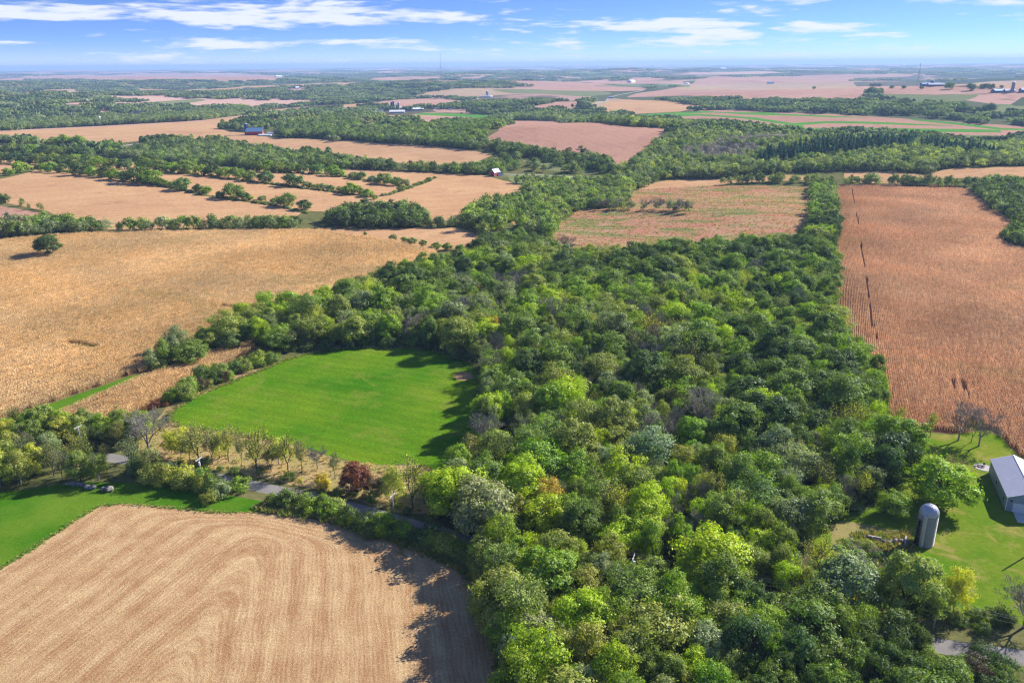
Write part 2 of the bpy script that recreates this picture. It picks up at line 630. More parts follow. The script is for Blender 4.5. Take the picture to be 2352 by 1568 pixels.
class MB:
    """collects boxes, tubes and prisms into one mesh"""

    def __init__(self):
        self.v, self.f = [], []

    def add(self, vs, fs):
        b = len(self.v)
        self.v += [tuple(v) for v in vs]
        self.f += [tuple(i + b for i in q) for q in fs]
        return self

    def box(self, c, s, rz=0.0):
        x, y, z = s[0] / 2, s[1] / 2, s[2] / 2
        cs, sn = math.cos(rz), math.sin(rz)
        vs = []
        for k in (-z, z):
            for (a, b) in ((-x, -y), (x, -y), (x, y), (-x, y)):
                vs.append((c[0] + a * cs - b * sn, c[1] + a * sn + b * cs, c[2] + k))
        return self.add(vs, [(0, 3, 2, 1), (4, 5, 6, 7), (0, 1, 5, 4), (1, 2, 6, 5), (2, 3, 7, 6), (3, 0, 4, 7)])

    def tube(self, p0, p1, r0, r1=None, n=6, cap=True):
        r1 = r0 if r1 is None else r1
        p0, p1 = Vector(p0), Vector(p1)
        d = (p1 - p0)
        if d.length < 1e-6:
            return self
        d.normalize()
        a = d.orthogonal().normalized()
        b = d.cross(a)
        vs = []
        for p, r in ((p0, r0), (p1, r1)):
            for i in range(n):
                t = 2 * PI * i / n
                vs.append(p + a * (math.cos(t) * r) + b * (math.sin(t) * r))
        fs = [(i, (i + 1) % n, n + (i + 1) % n, n + i) for i in range(n)]
        if cap:
            fs += [tuple(range(n - 1, -1, -1)), tuple(range(n, 2 * n))]
        return self.add(vs, fs)

    def lathe(self, prof, n=24, c=(0, 0, 0)):
        vs, fs = [], []
        for (r, z) in prof:
            for i in range(n):
                t = 2 * PI * i / n
                vs.append((c[0] + r * math.cos(t), c[1] + r * math.sin(t), c[2] + z))
        for k in range(len(prof) - 1):
            for i in range(n):
                j = (i + 1) % n
                fs.append((k * n + i, k * n + j, (k + 1) * n + j, (k + 1) * n + i))
        return self.add(vs, fs)

    def build(self, name, mat, parent=None, smooth=False):
        me = bpy.data.meshes.new(name)
        me.from_pydata(self.v, [], self.f)
        me.update()
        if smooth:
            for p in me.polygons:
                p.use_smooth = True
        me.materials.append(MATS[mat])
        return link(bpy.data.objects.new(name, me), parent)


def empty(name, loc, rz=0.0, sc=1.0):
    o = bpy.data.objects.new(name, None)
    o.empty_display_size = 0.5
    o.location = loc
    o.rotation_euler = (0, 0, rz)
    o.scale = (sc, sc, sc)
    return link(o)


# ------------------------------------------------------------------ the land: one partition of fields, roads, woods floors
RNG = np.random.default_rng(11)
random.seed(11)
T = 7.0     # outline traced along tree tops about this high

REG = []    # (name, material, outline)


def region(name, mat, pts, world=False, jit=0.0012):
    W = np.asarray(pts, float) if world else survey(pts)
    D = densify(W, True, RNG, jit)
    REG.append((name, mat, D))
    return D


def strip(name, mat, pts, width, world=False):
    W = np.asarray(pts, float) if world else survey(pts)
    C = densify(W, False, None, 0, .03)
    t = np.gradient(C, axis=0)
    t /= np.linalg.norm(t, axis=1)[:, None] + 1e-9
    nrm = np.stack([-t[:, 1], t[:, 0]], 1) * width / 2
    D = np.concatenate([C + nrm, (C - nrm)[::-1]])
    REG.append((name, mat, D))
    return C


# --- far country (drawn first, nearer fields override)
far = []
for nm, m, pts in (
    ('field', 'm_pale_far', [(0, 215), (60, 212), (183, 205), (183, 209), (60, 218), (0, 226)]),
    ('field', 'm_soy_far', [(310, 202), (400, 207), (530, 201), (700, 193), (820, 190), (830, 194), (700, 199), (560, 205), (535, 211), (400, 213)]),
    ('field', 'm_pink_far', [(60, 178), (130, 173), (280, 171), (500, 172), (640, 176), (640, 183), (480, 186), (330, 187), (250, 186), (190, 183), (0, 187), (-60, 190), (-60, 183), (0, 182)]),
    ('field', 'm_pink_far', [(260, 267), (290, 265), (360, 264), (363, 267), (330, 272), (280, 277), (262, 275)]),
    ('pasture', 'm_pasture', [(353, 234), (400, 231), (460, 227), (475, 230), (440, 236), (380, 241), (355, 240)]),
    ('field', 'm_soy_far', [(590, 260), (640, 251), (720, 245), (800, 240), (870, 236), (867, 244), (800, 248), (700, 253), (620, 263)]),
    ('field', 'm_pale_far', [(585, 268), (640, 266), (740, 262), (735, 268), (640, 272), (590, 273)]),
    ('field', 'm_pale_far', [(690, 194), (740, 190), (784, 191), (830, 194), (784, 198), (720, 197)]),
    ('field', 'm_pale_far', [(950, 222), (984, 212), (1054, 203), (1130, 203), (1215, 205), (1200, 212), (1170, 217), (1120, 221), (1050, 225), (1000, 226)]),
    ('pasture', 'm_pasture', [(1130, 206), (1215, 205), (1330, 207), (1400, 212), (1400, 217), (1350, 222), (1250, 216), (1180, 215)]),
    ('field', 'm_pink_far', [(1250, 201), (1285, 197), (1400, 199), (1484, 202), (1470, 208), (1400, 210), (1300, 208), (1250, 207)]),
    ('field', 'm_pink_far', [(867, 238), (917, 229), (1000, 226), (1067, 233), (1062, 239), (980, 248), (900, 250)]),
    ('field', 'm_pink_far', [(1000, 250), (1060, 253), (1120, 252), (1100, 258), (1040, 259), (1000, 256)]),
    ('field', 'm_pink_far', [(945, 263), (1034, 268), (1130, 272), (1120, 280), (1040, 283), (920, 275)]),
    ('pasture', 'm_green_far', [(964, 260), (1050, 261), (1154, 267), (1150, 273), (1050, 268), (960, 264)]),
    ('field', 'm_pale_far', [(1034, 173), (1130, 171), (1130, 175), (1040, 176)]),
    ('field', 'm_pink_far', [(850, 183), (920, 178), (990, 181), (980, 186), (900, 185)]),
    ('field', 'm_pink_far', [(1340, 191), (1400, 187), (1480, 185), (1560, 186), (1560, 193), (1480, 193), (1400, 193)]),
    ('field', 'm_pink_far', [(1618, 180), (1735, 177), (1850, 174), (1951, 172), (1960, 186), (1968, 200), (1988, 213), (2005, 228), (1970, 233), (1800, 231), (1720, 231), (1568, 220), (1480, 223), (1440, 224), (1480, 212), (1560, 200)]),
    ('field', 'm_pale_far', [(1600, 196), (1700, 192), (1850, 190), (1960, 192), (1968, 200), (1900, 205), (1700, 206), (1560, 206)]),
    ('field', 'm_pink_far', [(1980, 173), (2090, 171), (2090, 176), (2000, 178), (1975, 177)]),
    ('field', 'm_pink_far', [(2008, 206), (2060, 200), (2130, 198), (2250, 203), (2300, 203), (2420, 203), (2420, 210), (2250, 214), (2150, 218), (2030, 216)]),
    ('pasture', 'm_pasture', [(2025, 217), (2140, 219), (2250, 217), (2240, 224), (2200, 233), (2100, 234), (2040, 231)]),
    ('field', 'm_pale_far', [(2220, 193), (2280, 187), (2420, 186), (2420, 196), (2280, 199), (2220, 197)]),
    ('field', 'm_pink_far', [(2268, 214), (2420, 212), (2420, 223), (2320, 223)]),
    ('pasture', 'm_pasture', [(2210, 248), (2260, 246), (2420, 244), (2420, 259), (2290, 263), (2230, 257)]),
    ('field', 'm_pale_far', [(2240, 168), (2420, 167), (2420, 171), (2240, 171)]),
    ('field', 'm_pink_far', [(1202, 248), (1267, 237), (1331, 233), (1317, 250), (1250, 253)]),
    ('field', 'm_pale_far', [(1347, 247), (1400, 227), (1460, 231), (1400, 255)]),
    ('field', 'm_soy_far', [(1385, 250), (1430, 229), (1568, 238), (1640, 247), (1620, 252), (1457, 262), (1384, 260)]),
    # contour strips: corn with green alfalfa between
    ('field', 'm_corn_far', [(1450, 268), (1568, 257), (1651, 253), (1768, 257), (2035, 270), (2352, 290), (2450, 293), (2450, 308), (2302, 313), (2135, 314), (2000, 303), (1800, 302), (1735, 293), (1568, 279), (1470, 274)]),
    ('pasture', 'm_green_far', [(1470, 263), (1568, 257.5), (1620, 255), (1660, 258), (1764, 258.5), (1800, 262), (1918, 267), (2000, 270), (1910, 270), (1800, 266), (1730, 264), (1640, 259), (1568, 261), (1480, 268)]),
    ('pasture', 'm_green_far', [(1520, 266), (1568, 261), (1602, 261.5), (1668, 266), (1735, 270), (1785, 278), (1822, 283), (1850, 281), (1890, 279), (1968, 279), (2035, 281), (2150, 287), (2190, 290), (2050, 286.5), (1968, 284), (1900, 283.5), (1850, 287), (1822, 289), (1768, 281), (1702, 272), (1600, 266), (1530, 270)]),
    ('pasture', 'm_green_far', [(1540, 275), (1568, 274), (1668, 280.5), (1768, 287.5), (1818, 290), (1835, 286), (1850, 291), (1840, 294), (1968, 293), (2068, 295), (2235, 297), (2297, 298.5), (2300, 304), (2168, 303.5), (1968, 301.5), (1850, 300), (1820, 297), (1800, 295.5), (1735, 293), (1700, 290), (1635, 284), (1568, 278.5)]),
    ('pasture', 'm_green_far', [(2085, 273), (2200, 282), (2300, 294), (2352, 296), (2450, 299), (2450, 302), (2352, 300), (2290, 298), (2200, 287), (2100, 277)]),
    ('pasture', 'm_pasture', [(2150, 312), (2220, 310), (2300, 312), (2290, 322), (2200, 326), (2160, 318)]),
):
    far.append(region(nm, m, pts, jit=.0004))

# --- middle distance
SOY_UP = region('soy_field', 'm_soy_far', [(-90, 304), (0, 302), (200, 293), (350, 285), (467, 278), (550, 269), (567, 275), (507, 297), (560, 306), (627, 316), (784, 322), (934, 332), (1051, 341), (1131, 356), (1110, 366), (1050, 368, T), (950, 365, T), (830, 348, T), (667, 333, T), (583, 322, T), (500, 316, T), (417, 311, T), (350, 321), (233, 333), (133, 330), (0, 323), (-90, 320)])
region('soy_field', 'm_soy_far', [(-90, 328), (0, 331), (100, 336), (153, 340), (220, 352), (205, 357), (130, 348), (20, 346), (-90, 345)])
region('pasture', 'm_green_far', [(-90, 337), (0, 338), (20, 346), (0, 350), (-90, 352)])
PINK_UP = region('corn_field', 'm_corn_far', [(1174, 276), (1284, 279), (1400, 285), (1554, 296), (1517, 320), (1467, 363), (1450, 386), (1417, 391), (1401, 372), (1351, 360), (1291, 360), (1251, 352), (1201, 342), (1117, 328), (1134, 307), (1151, 290)])
SOY = region('soy_field', 'm_soy', [(-90, 358), (60, 352), (220, 362), (300, 372), (420, 378), (560, 388), (700, 385), (784, 388), (900, 392), (1010, 398), (1100, 401), (1150, 413), (1204, 428), (1198, 440), (1175, 460), (1135, 473), (1095, 486), (1065, 503), (1018, 507), (985, 503), (960, 500), (900, 498), (820, 498), (760, 500), (700, 492), (680, 497), (640, 514), (560, 512), (480, 522), (330, 530), (235, 530), (165, 515), (110, 485), (50, 473), (0, 464), (-90, 456)])
region('corn_field', 'm_corn_far', [(-90, 468), (0, 473), (50, 481), (100, 492), (90, 517), (40, 522), (-90, 526)])
region('grass_bank', 'm_scrub', [(-90, 404), (0, 402), (40, 392), (85, 386), (70, 395), (0, 411), (-90, 418)])
region('grass_bank', 'm_scrub', [(700, 484), (760, 487), (760, 505), (690, 526), (630, 522), (675, 503)])
SOY3 = region('soy_field', 'm_soy', [(690, 530), (750, 524), (850, 525), (1000, 522), (1045, 523), (1104, 541), (1095, 553), (1060, 568), (1000, 578), (930, 561), (840, 546)])
region('soy_strip', 'm_soy', [(1271, 456), (1297, 456), (1284, 467), (1257, 488), (1241, 498), (1211, 508), (1194, 521), (1181, 516), (1174, 510), (1204, 502), (1234, 493), (1244, 476)])
region('pasture', 'm_pasture', [(1165, 402), (1200, 400), (1280, 402), (1400, 405), (1420, 412), (1390, 420), (1300, 426), (1210, 426), (1170, 413)])
region('pasture', 'm_pasture', [(1200, 368), (1260, 375), (1330, 385), (1400, 395), (1330, 398), (1240, 387)])
PRAIRIE = region('prairie', 'm_prairie', [(1252, 560, 4), (1285, 515), (1320, 488), (1345, 480), (1440, 474), (1432, 455), (1450, 440), (1520, 434), (1600, 428), (1720, 427), (1862, 432), (1868, 470), (1864, 514), (1840, 545, T), (1760, 552, T), (1650, 560, T), (1500, 570, T), (1400, 572, T), (1300, 572, T)])
region('soy_field', 'm_soy', [(1440, 438), (1480, 425), (1530, 415), (1568, 413), (1650, 412), (1700, 408), (1790, 401), (1870, 405), (1868, 413), (1700, 419), (1640, 426), (1520, 433)])
region('soy_field', 'm_soy', [(1938, 396), (2000, 392), (2068, 397), (2135, 402), (2168, 390), (2352, 383), (2470, 380), (2470, 405), (2352, 406), (2135, 411), (2070, 420), (1968, 420), (1940, 410)])
# grass lines under the hedgerows of the big bean field
HEDGE_A = [(-20, 404), (40, 394), (85, 389), (150, 395), (190, 399), (230, 404), (290, 412), (335, 421), (395, 431), (460, 447), (537, 459), (605, 468), (660, 478), (705, 490)]
HEDGE_B = [(140, 378), (300, 390), (420, 398), (520, 410), (600, 420), (680, 431), (735, 437), (790, 444), (850, 453), (890, 448), (920, 438), (1000, 408)]
HEDGE_C = [(330, 385), (500, 389), (640, 395), (760, 402), (800, 408), (860, 418), (905, 422), (935, 434), (960, 425), (990, 414)]
for hp in (HEDGE_A, HEDGE_B, HEDGE_C):
    strip('grass_strip', 'm_scrub', hp, 5.0)

# --- woods floors
W = {}
W['main'] = region('wood_floor', 'm_floor', [(1118, 1238), (1060, 1222), (1010, 1205), (985, 1180), (1010, 1130), (1078, 1085), (1104, 1040), (1112, 980), (1122, 930), (1120, 870), (1100, 832), (1045, 808), (960, 792), (850, 787), (760, 792), (700, 800), (650, 814), (618, 800), (590, 788), (520, 792), (470, 804), (400, 822), (385, 836), (352, 856), (335, 850), (380, 800, 4), (430, 765, 6), (520, 735, 6), (600, 700, T), (700, 690, T), (740, 668, T), (830, 645, T), (900, 622, T), (990, 600, T), (1060, 590, T), (1110, 560, T), (1160, 548, T), (1210, 545, T), (1252, 560, 6), (1300, 572, T), (1400, 572, T), (1500, 570, T), (1650, 560, T), (1760, 552, T), (1840, 545, T), (1866, 530), (1905, 530), (1908, 600), (1906, 689), (1916, 756), (1944, 802), (1985, 845), (2014, 880), (2008, 905), (2030, 945), (2055, 990), (2055, 1030), (2065, 1080), (2060, 1110), (2000, 1160), (1950, 1178), (1910, 1190), (1875, 1215), (1868, 1280), (1890, 1340), (1950, 1396), (2030, 1412), (2100, 1420), (2110, 1437), (2000, 1420), (1800, 1373), (1500, 1298), (1300, 1255)])
W['south'] = region('wood_floor', 'm_floor', [(1128, 1300), (1180, 1288), (1300, 1310), (1500, 1362), (1800, 1440), (1980, 1478), (2060, 1504), (2120, 1568), (2190, 1660), (2150, 1800), (1230, 1800), (1190, 1660), (1168, 1568), (1152, 1480), (1142, 1400), (1118, 1345)])
W['hedgeline'] = region('wood_floor', 'm_scrub', [(1872, 430), (1908, 426), (1908, 530), (1866, 530), (1868, 500)])
W['west'] = region('wood_floor', 'm_floor', [(240, 350, 3), (290, 340, T), (360, 324, T), (430, 320, T), (520, 324, T), (600, 334, T), (680, 345, T), (784, 358, T), (900, 374, T), (1010, 378, T), (1100, 378, T), (1140, 388), (1160, 399), (1100, 402), (1000, 397), (900, 392), (784, 388), (700, 385), (600, 388), (500, 380), (420, 378), (330, 372), (240, 360)])
W['creek_a'] = region('wood_floor', 'm_floor', [(1060, 503), (1100, 486), (1160, 472), (1200, 460), (1235, 470), (1238, 478), (1228, 494), (1200, 503), (1175, 510), (1150, 528), (1110, 540), (1085, 532)])
W['creek_b'] = region('wood_floor', 'm_floor', [(1204, 452), (1215, 432), (1300, 430), (1400, 425), (1478, 426), (1450, 440), (1432, 455), (1436, 472), (1380, 478), (1340, 480), (1312, 492), (1285, 515), (1255, 548), (1215, 540), (1196, 524), (1240, 500), (1262, 486), (1290, 466), (1300, 456), (1270, 454), (1240, 470)])
W['clump'] = region('wood_floor', 'm_floor', [(762, 522), (765, 505), (800, 492), (880, 490), (950, 492), (972, 505), (975, 520), (940, 524), (850, 524)])
W['hedge_long'] = region('wood_floor', 'm_scrub', [(-90, 554), (0, 551), (90, 541), (200, 536), (330, 533), (420, 530), (470, 531), (600, 529), (685, 526), (690, 517), (640, 517), (520, 523), (420, 523), (330, 527), (200, 527), (110, 520), (40, 524), (-90, 532)])
W['east'] = region('wood_floor', 'm_floor', [(2232, 432), (2290, 424), (2352, 428), (2520, 424), (2520, 590), (2345, 528), (2318, 506), (2268, 473)])
W['east_b'] = region('wood_floor', 'm_floor', [(2302, 556), (2312, 540), (2352, 535), (2450, 545), (2450, 580), (2352, 572)])
W['north'] = region('wood_floor', 'm_floor', [(1545, 309, T), (1568, 298, T), (1700, 305, T), (1820, 312, T), (1930, 316, T), (1960, 322, T), (2100, 322, T), (2200, 334, T), (2330, 324, T), (2470, 319, T), (2470, 376), (2352, 381), (2168, 388), (2135, 399), (2068, 394), (1938, 393), (1790, 398), (1700, 404), (1640, 410), (1568, 411), (1500, 416), (1440, 424), (1410, 400), (1450, 388), (1470, 365), (1495, 350), (1519, 325)])
W['belt'] = region('wood_floor', 'm_floor', [(1160, 273, T), (1190, 260, T), (1260, 258, T), (1350, 264, T), (1440, 267, T), (1568, 281, T), (1620, 287, T), (1560, 298), (1500, 293), (1400, 286), (1284, 279), (1180, 277)])
W['band'] = region('wood_floor', 'm_floor', [(-80, 302), (0, 300), (200, 291), (350, 283), (467, 276), (540, 267), (580, 262), (585, 252), (470, 260), (350, 268), (200, 275), (0, 282), (-80, 284)])
W['farmwood'] = region('wood_floor', 'm_floor', [(650, 318), (642, 300), (690, 281, T), (760, 264, T), (800, 266, T), (850, 286, T), (880, 291, T), (920, 294, T), (1000, 294), (1040, 294), (1130, 286), (1115, 326), (1120, 338), (1090, 345), (1050, 340), (950, 332), (860, 328), (784, 321), (700, 316)])
W['middle'] = region('wood_floor', 'm_floor', [(1125, 335), (1200, 345), (1250, 356), (1290, 364), (1350, 364), (1398, 376), (1412, 396), (1350, 390), (1280, 372), (1230, 362), (1170, 358), (1140, 352)])

# --- near land
MEADOW = region('meadow', 'm_meadow', [(388, 950), (440, 914), (500, 889), (560, 866), (610, 846), (650, 828), (700, 812), (760, 803), (850, 797), (960, 801), (1040, 816), (1085, 836), (1098, 870), (1100, 930), (1092, 985), (1066, 1040), (1000, 1078), (960, 1066), (880, 1067), (820, 1060), (760, 1047), (700, 1030), (640, 1012), (520, 992), (420, 980), (390, 965)], jit=.0006)
region('dry_grass', 'm_dry', [(360, 965), (388, 951), (440, 915), (500, 890), (560, 867), (612, 846), (604, 836), (550, 858), (495, 876), (430, 905), (380, 938)], jit=.002)
VERGE = region('dry_grass', 'm_verge', [(320, 1010), (390, 967), (420, 981), (520, 993), (640, 1013), (700, 1031), (760, 1048), (820, 1061), (880, 1068), (960, 1067), (1000, 1079), (1010, 1130), (985, 1178), (940, 1180), (850, 1160), (760, 1130), (640, 1106), (520, 1082), (420, 1064), (330, 1050)], jit=.002)
STRIP_GRASS = [(23, 957), (100, 932), (173, 907), (233, 887), (287, 867), (313, 861), (348, 860), (293, 880), (233, 907), (173, 932), (93, 967), (30, 980), (-60, 1000), (-60, 985)]
CORN1 = region('corn_field', 'm_corn_ground', [(93, 970), (173, 934), (233, 909), (293, 882), (352, 862), (400, 846), (470, 818), (520, 800), (575, 790), (590, 795), (560, 815), (500, 842), (440, 876), (400, 908), (330, 938), (270, 965), (200, 990), (110, 1000), (60, 990)])
CORN2 = region('corn_field', 'm_corn_ground', [(-160, 574), (0, 554), (150, 541), (300, 535), (500, 532), (690, 531), (740, 531), (840, 547), (930, 562), (998, 579), (990, 600, T), (900, 622, T), (830, 645, T), (740, 668, T), (700, 690, T), (600, 700, T), (520, 735, 6), (430, 765, 6), (380, 800, 4), (335, 850), (313, 859), (287, 865), (233, 885), (173, 905), (100, 930), (23, 955), (-60, 982), (-220, 1040)])
region('grass_waterway', 'm_lawn', STRIP_GRASS, jit=.0008)
GAPS = [region('grass_gap', 'm_lawn', [(157, 791), (185, 789), (220, 792), (246, 797), (240, 803), (200, 801), (165, 797)]),
        region('grass_gap', 'm_lawn', [(500, 700), (515, 702), (545, 710), (538, 716), (512, 711)])]
CORN3 = region('corn_field', 'm_corn_ground_red', [(1914, 428), (2018, 423), (2201, 426), (2235, 439), (2268, 475), (2318, 509), (2328, 521), (2306, 532), (2300, 557), (2352, 574), (2470, 590), (2560, 1130), (2420, 1085), (2352, 1054), (2318, 1024), (2301, 1001), (2268, 984), (2185, 996), (2135, 992), (2070, 986), (2043, 940), (2020, 898), (2027, 874), (1997, 839), (1953, 797), (1923, 754), (1913, 689), (1914, 560)])
YARD = region('yard', 'm_yard', [(2057, 990), (2100, 990), (2135, 994), (2185, 998), (2268, 986), (2301, 1003), (2318, 1026), (2352, 1056), (2420, 1087), (2560, 1132), (2620, 1480), (2400, 1440), (2300, 1432), (2220, 1420), (2150, 1405), (2100, 1390), (1960, 1395), (1895, 1340), (1870, 1280), (1877, 1216), (1912, 1192), (1952, 1180), (2002, 1162), (2062, 1112), (2067, 1080), (2057, 1030)], jit=.001)
region('dry_grass', 'm_track', [(1905, 1210), (1930, 1195), (1975, 1200), (2040, 1215), (2095, 1218), (2095, 1238), (2030, 1236), (1985, 1236), (1955, 1250), (1945, 1320), (1915, 1330), (1912, 1260)], jit=.002)
region('dry_grass', 'm_dry', [(1040, 862), (1058, 852), (1082, 856), (1088, 868), (1066, 874), (1048, 872)], jit=.004)
LAWN = region('lawn', 'm_lawn', [(-260, 1150), (0, 1130), (110, 1116), (200, 1106), (330, 1110), (480, 1130), (600, 1150), (640, 1166), (612, 1174), (520, 1177), (400, 1167), (290, 1155), (234, 1160), (200, 1178), (140, 1218), (70, 1265), (0, 1306), (-260, 1480)])
STUBBLE = region('stubble_field', 'm_stubble', [(-260, 1484), (0, 1307), (70, 1266), (140, 1219), (200, 1179), (234, 1161), (290, 1156), (400, 1168), (520, 1178), (612, 1175), (700, 1187), (780, 1207), (850, 1228), (930, 1253), (1000, 1283), (1060, 1313), (1108, 1350), (1138, 1400), (1150, 1480), (1166, 1568), (1190, 1660), (1230, 1800), (600, 1900), (-260, 1900)], jit=.0006)
region('verge', 'm_scrub', [(614, 1173), (642, 1164), (760, 1172), (860, 1200), (960, 1232), (1060, 1256), (1130, 1290), (1128, 1302), (1118, 1345), (1140, 1400), (1106, 1349), (1060, 1312), (1000, 1282), (930, 1252), (850, 1227), (780, 1206), (700, 1186)])
ROAD_C = [(-120, 1030), (0, 1036), (120, 1042), (250, 1050), (380, 1072), (470, 1091), (560, 1110), (640, 1127), (740, 1148), (830, 1171), (900, 1191), (960, 1209), (1080, 1240), (1200, 1268), (1400, 1318), (1600, 1368), (1800, 1412), (2000, 1452), (2150, 1481), (2252, 1497), (2352, 1510), (2500, 1530)]
ROADW = strip('road', 'm_road', ROAD_C, 4.8)
strip('farm_lane', 'm_gravel', [(-90, 324), (0, 328), (80, 333), (153, 338), (220, 339), (290, 334), (335, 327), (370, 319, 2)], 8.0)
strip('farm_lane', 'm_gravel', [(1120, 397), (1150, 400), (1220, 401), (1300, 405), (1400, 411)], 4.0)
strip('farm_lane', 'm_gravel', [(1330, 255), (1350, 247), (1375, 236), (1400, 224), (1440, 215), (1480, 206)], 10.0)
strip('farm_lane', 'm_gravel', [(1050, 240), (1080, 235), (1100, 226)], 8.0)


def build_land():
    pts, edges = [], []
    for (_n, _m, D) in REG:
        b = len(pts)
        pts += [Vector(p) for p in D]
        k = len(D)
        edges += [(b + i, b + (i + 1) % k) for i in range(k)]
    # support points: polar rings that coarsen with distance
    rs = np.concatenate([np.geomspace(40, 45000, 215)])
    for i, r in enumerate(rs):
        if r < 90:
            az = np.arange(-180, 180, 12.0)
        else:
            az = np.arange(-75, 75.1, 1.0)
        az = R(1) * (az + (0.5 if i % 2 else 0))
        q = np.stack([r * np.sin(az), r * np.cos(az)], 1) + RNG.normal(0, .002 * r, (len(az), 2))
        pts += [Vector(p) for p in q]
    # finer net under the stubble, for its pass lines
    g = np.stack(np.meshgrid(np.arange(-150, 30, 2.2), np.arange(95, 200, 2.2)), -1).reshape(-1, 2)
    g = g + RNG.normal(0, .2, g.shape)
    st = REG[[r[0] for r in REG].index('stubble_field')][2]
    pts += [Vector(p) for p in g[inpoly(g, st)]]
    V, _e, Fc, *_ = delaunay_2d_cdt(pts, edges, [], 0, 0.02)
    V = np.array([tuple(v) for v in V])
    Fc = np.array([f for f in Fc if len(f) == 3], int)
    C = V[Fc].mean(1)
    # consistent winding (up)
    a, b, c = V[Fc[:, 0]], V[Fc[:, 1]], V[Fc[:, 2]]
    s = (b[:, 0] - a[:, 0]) * (c[:, 1] - a[:, 1]) - (b[:, 1] - a[:, 1]) * (c[:, 0] - a[:, 0])
    Fc[s < 0] = Fc[s < 0][:, ::-1]
    Fc = Fc[np.abs(s) > 1e-5]
    C = V[Fc].mean(1)
    rid = np.full(len(Fc), -1)
    rr = np.hypot(*C.T)
    rid[rr > 1600] = -2
    for i, (_n, _m, D) in enumerate(REG):
        rid[inpoly(C, D)] = i
    Z = hgt(V[:, 0], V[:, 1])
    V3 = np.column_stack([V, Z])
    for i in sorted(set(rid)):
        nm, m = ('ground', 'm_scrub') if i == -1 else ('distant_farmland', 'm_farmland') if i == -2 else REG[i][:2]
        F_ = Fc[rid == i]
        u, inv = np.unique(F_, return_inverse=True)
        me = mesh_np(nm, V3[u], inv.reshape(-1, 3), m, True)
        if nm == 'stubble_field':
            p1, p2 = survey([(234, 1158), (0, 1307)])
            q1, q2 = survey([(1112, 1352), (1166, 1568)])
            la = [p1 + (p1 - p2) * 3, p2 + (p2 - p1) * 6]
            lb = [q1 + (q1 - q2) * 3, q2 + (q2 - q1) * 6]
            lt = survey([(150, 1130), (262, 1152), (400, 1168), (610, 1175), (850, 1228), (1000, 1283), (1090, 1335)])
            da, db, dt = seg_dist(V[u], la), seg_dist(V[u], lb), seg_dist(V[u], lt) * 4.5 + 8
            d = -5.0 * np.log(np.exp(-da / 5.0) + np.exp(-db / 5.0) + np.exp(-dt / 5.0))
            at_ = me.attributes.new('edge_dist', 'FLOAT', 'POINT')
            at_.data.foreach_set('value', d.astype(np.float32))
        o = link(bpy.data.objects.new(nm, me))
        o['kind'] = 'structure'


build_land()


# ------------------------------------------------------------------ plants: prototypes
def rnd_unit(rng, n):
    v = rng.normal(size=(n, 3))
    return v / np.linalg.norm(v, axis=1)[:, None]


def leaf_quads(P, N, size, rng, aspect=.62):
    """rhombic leaf clumps at P facing N"""
    n = len(P)
    a = np.cross(N, rnd_unit(rng, n))
    a /= np.linalg.norm(a, axis=1)[:, None] + 1e-9
    b = np.cross(N, a)
    s = (size * rng.uniform(.5, 1.0, n) * np.where(rng.uniform(0, 1, n) < .14, 1.9, 1.15))[:, None]
    bend = N * s * rng.uniform(-.25, .25, n)[:, None]
    V = np.empty((n, 4, 3))
    V[:, 0] = P + a * s
    V[:, 1] = P + b * s * aspect + bend
    V[:, 2] = P - a * s
    V[:, 3] = P - b * s * aspect + bend
    return V.reshape(-1, 3), np.arange(4 * n).reshape(-1, 4)


def crown_points(seed, r, z0, z1, lobes, n, spread=(.55, .85), lobe=(.24, .40), fill=.12, cut=0.0, sprays=240, sig=.42):
    """leaf positions: boughs (lobes) carry sprays, sprays carry leaves; gaps stay between them"""
    rng = np.random.default_rng(seed)
    zc, rz = z0 + (z1 - z0) * .45, (z1 - z0) * .55
    k = np.arange(lobes) + .5
    ph = np.arccos(1 - 1.66 * k / lobes)
    th = PI * (1 + 5 ** .5) * k + rng.uniform(0, 6)
    D = np.stack([np.cos(th) * np.sin(ph), np.sin(th) * np.sin(ph), np.cos(ph)], 1) + rng.normal(0, .2, (lobes, 3))
    D /= np.linalg.norm(D, axis=1)[:, None]
    C = D * np.array([r, r, rz]) * rng.uniform(*spread, (lobes, 1))
    rl = r * rng.uniform(*lobe, lobes)
    w = rl ** 2
    li = rng.choice(lobes, sprays, p=w / w.sum())
    d = rnd_unit(rng, sprays) + .8 * D[li] + np.array([0, 0, .15])
    d /= np.linalg.norm(d, axis=1)[:, None]
    S = C[li] + d * (rl[li] * rng.uniform(.6, 1.15, sprays))[:, None] * np.array([1, 1, .85])
    nf = int(sprays * fill)
    S[:nf] *= rng.uniform(.4, .9, (nf, 1))
    ws = rng.uniform(.4, 1.6, sprays)
    si = rng.choice(sprays, n, p=ws / ws.sum())
    P = S[si] + rng.normal(0, 1, (n, 3)) * np.array([sig, sig, sig * .7]) * (.7 + .5 * ws[si])[:, None]
    if cut:
        q = np.sin(P[:, 0] * 1.9 + seed) + np.sin(P[:, 1] * 2.1 + 2 * seed) + np.sin(P[:, 2] * 2.3 + 3 * seed)
        keep = q > -2.0 + cut * 2 * rng.uniform(0, 1, n)
        P, si = P[keep], si[keep]
    loc = P - S[si]
    N = d[si] * .75 + loc / (sig * 2.2) * .5 + rnd_unit(rng, len(P)) * .6 + np.array([0, 0, .2])
    N /= np.linalg.norm(N, axis=1)[:, None]
    P = P + np.array([0, 0, zc])
    ok = P[:, 2] > max(.12, z0 * .5)
    return P[ok], N[ok], rng


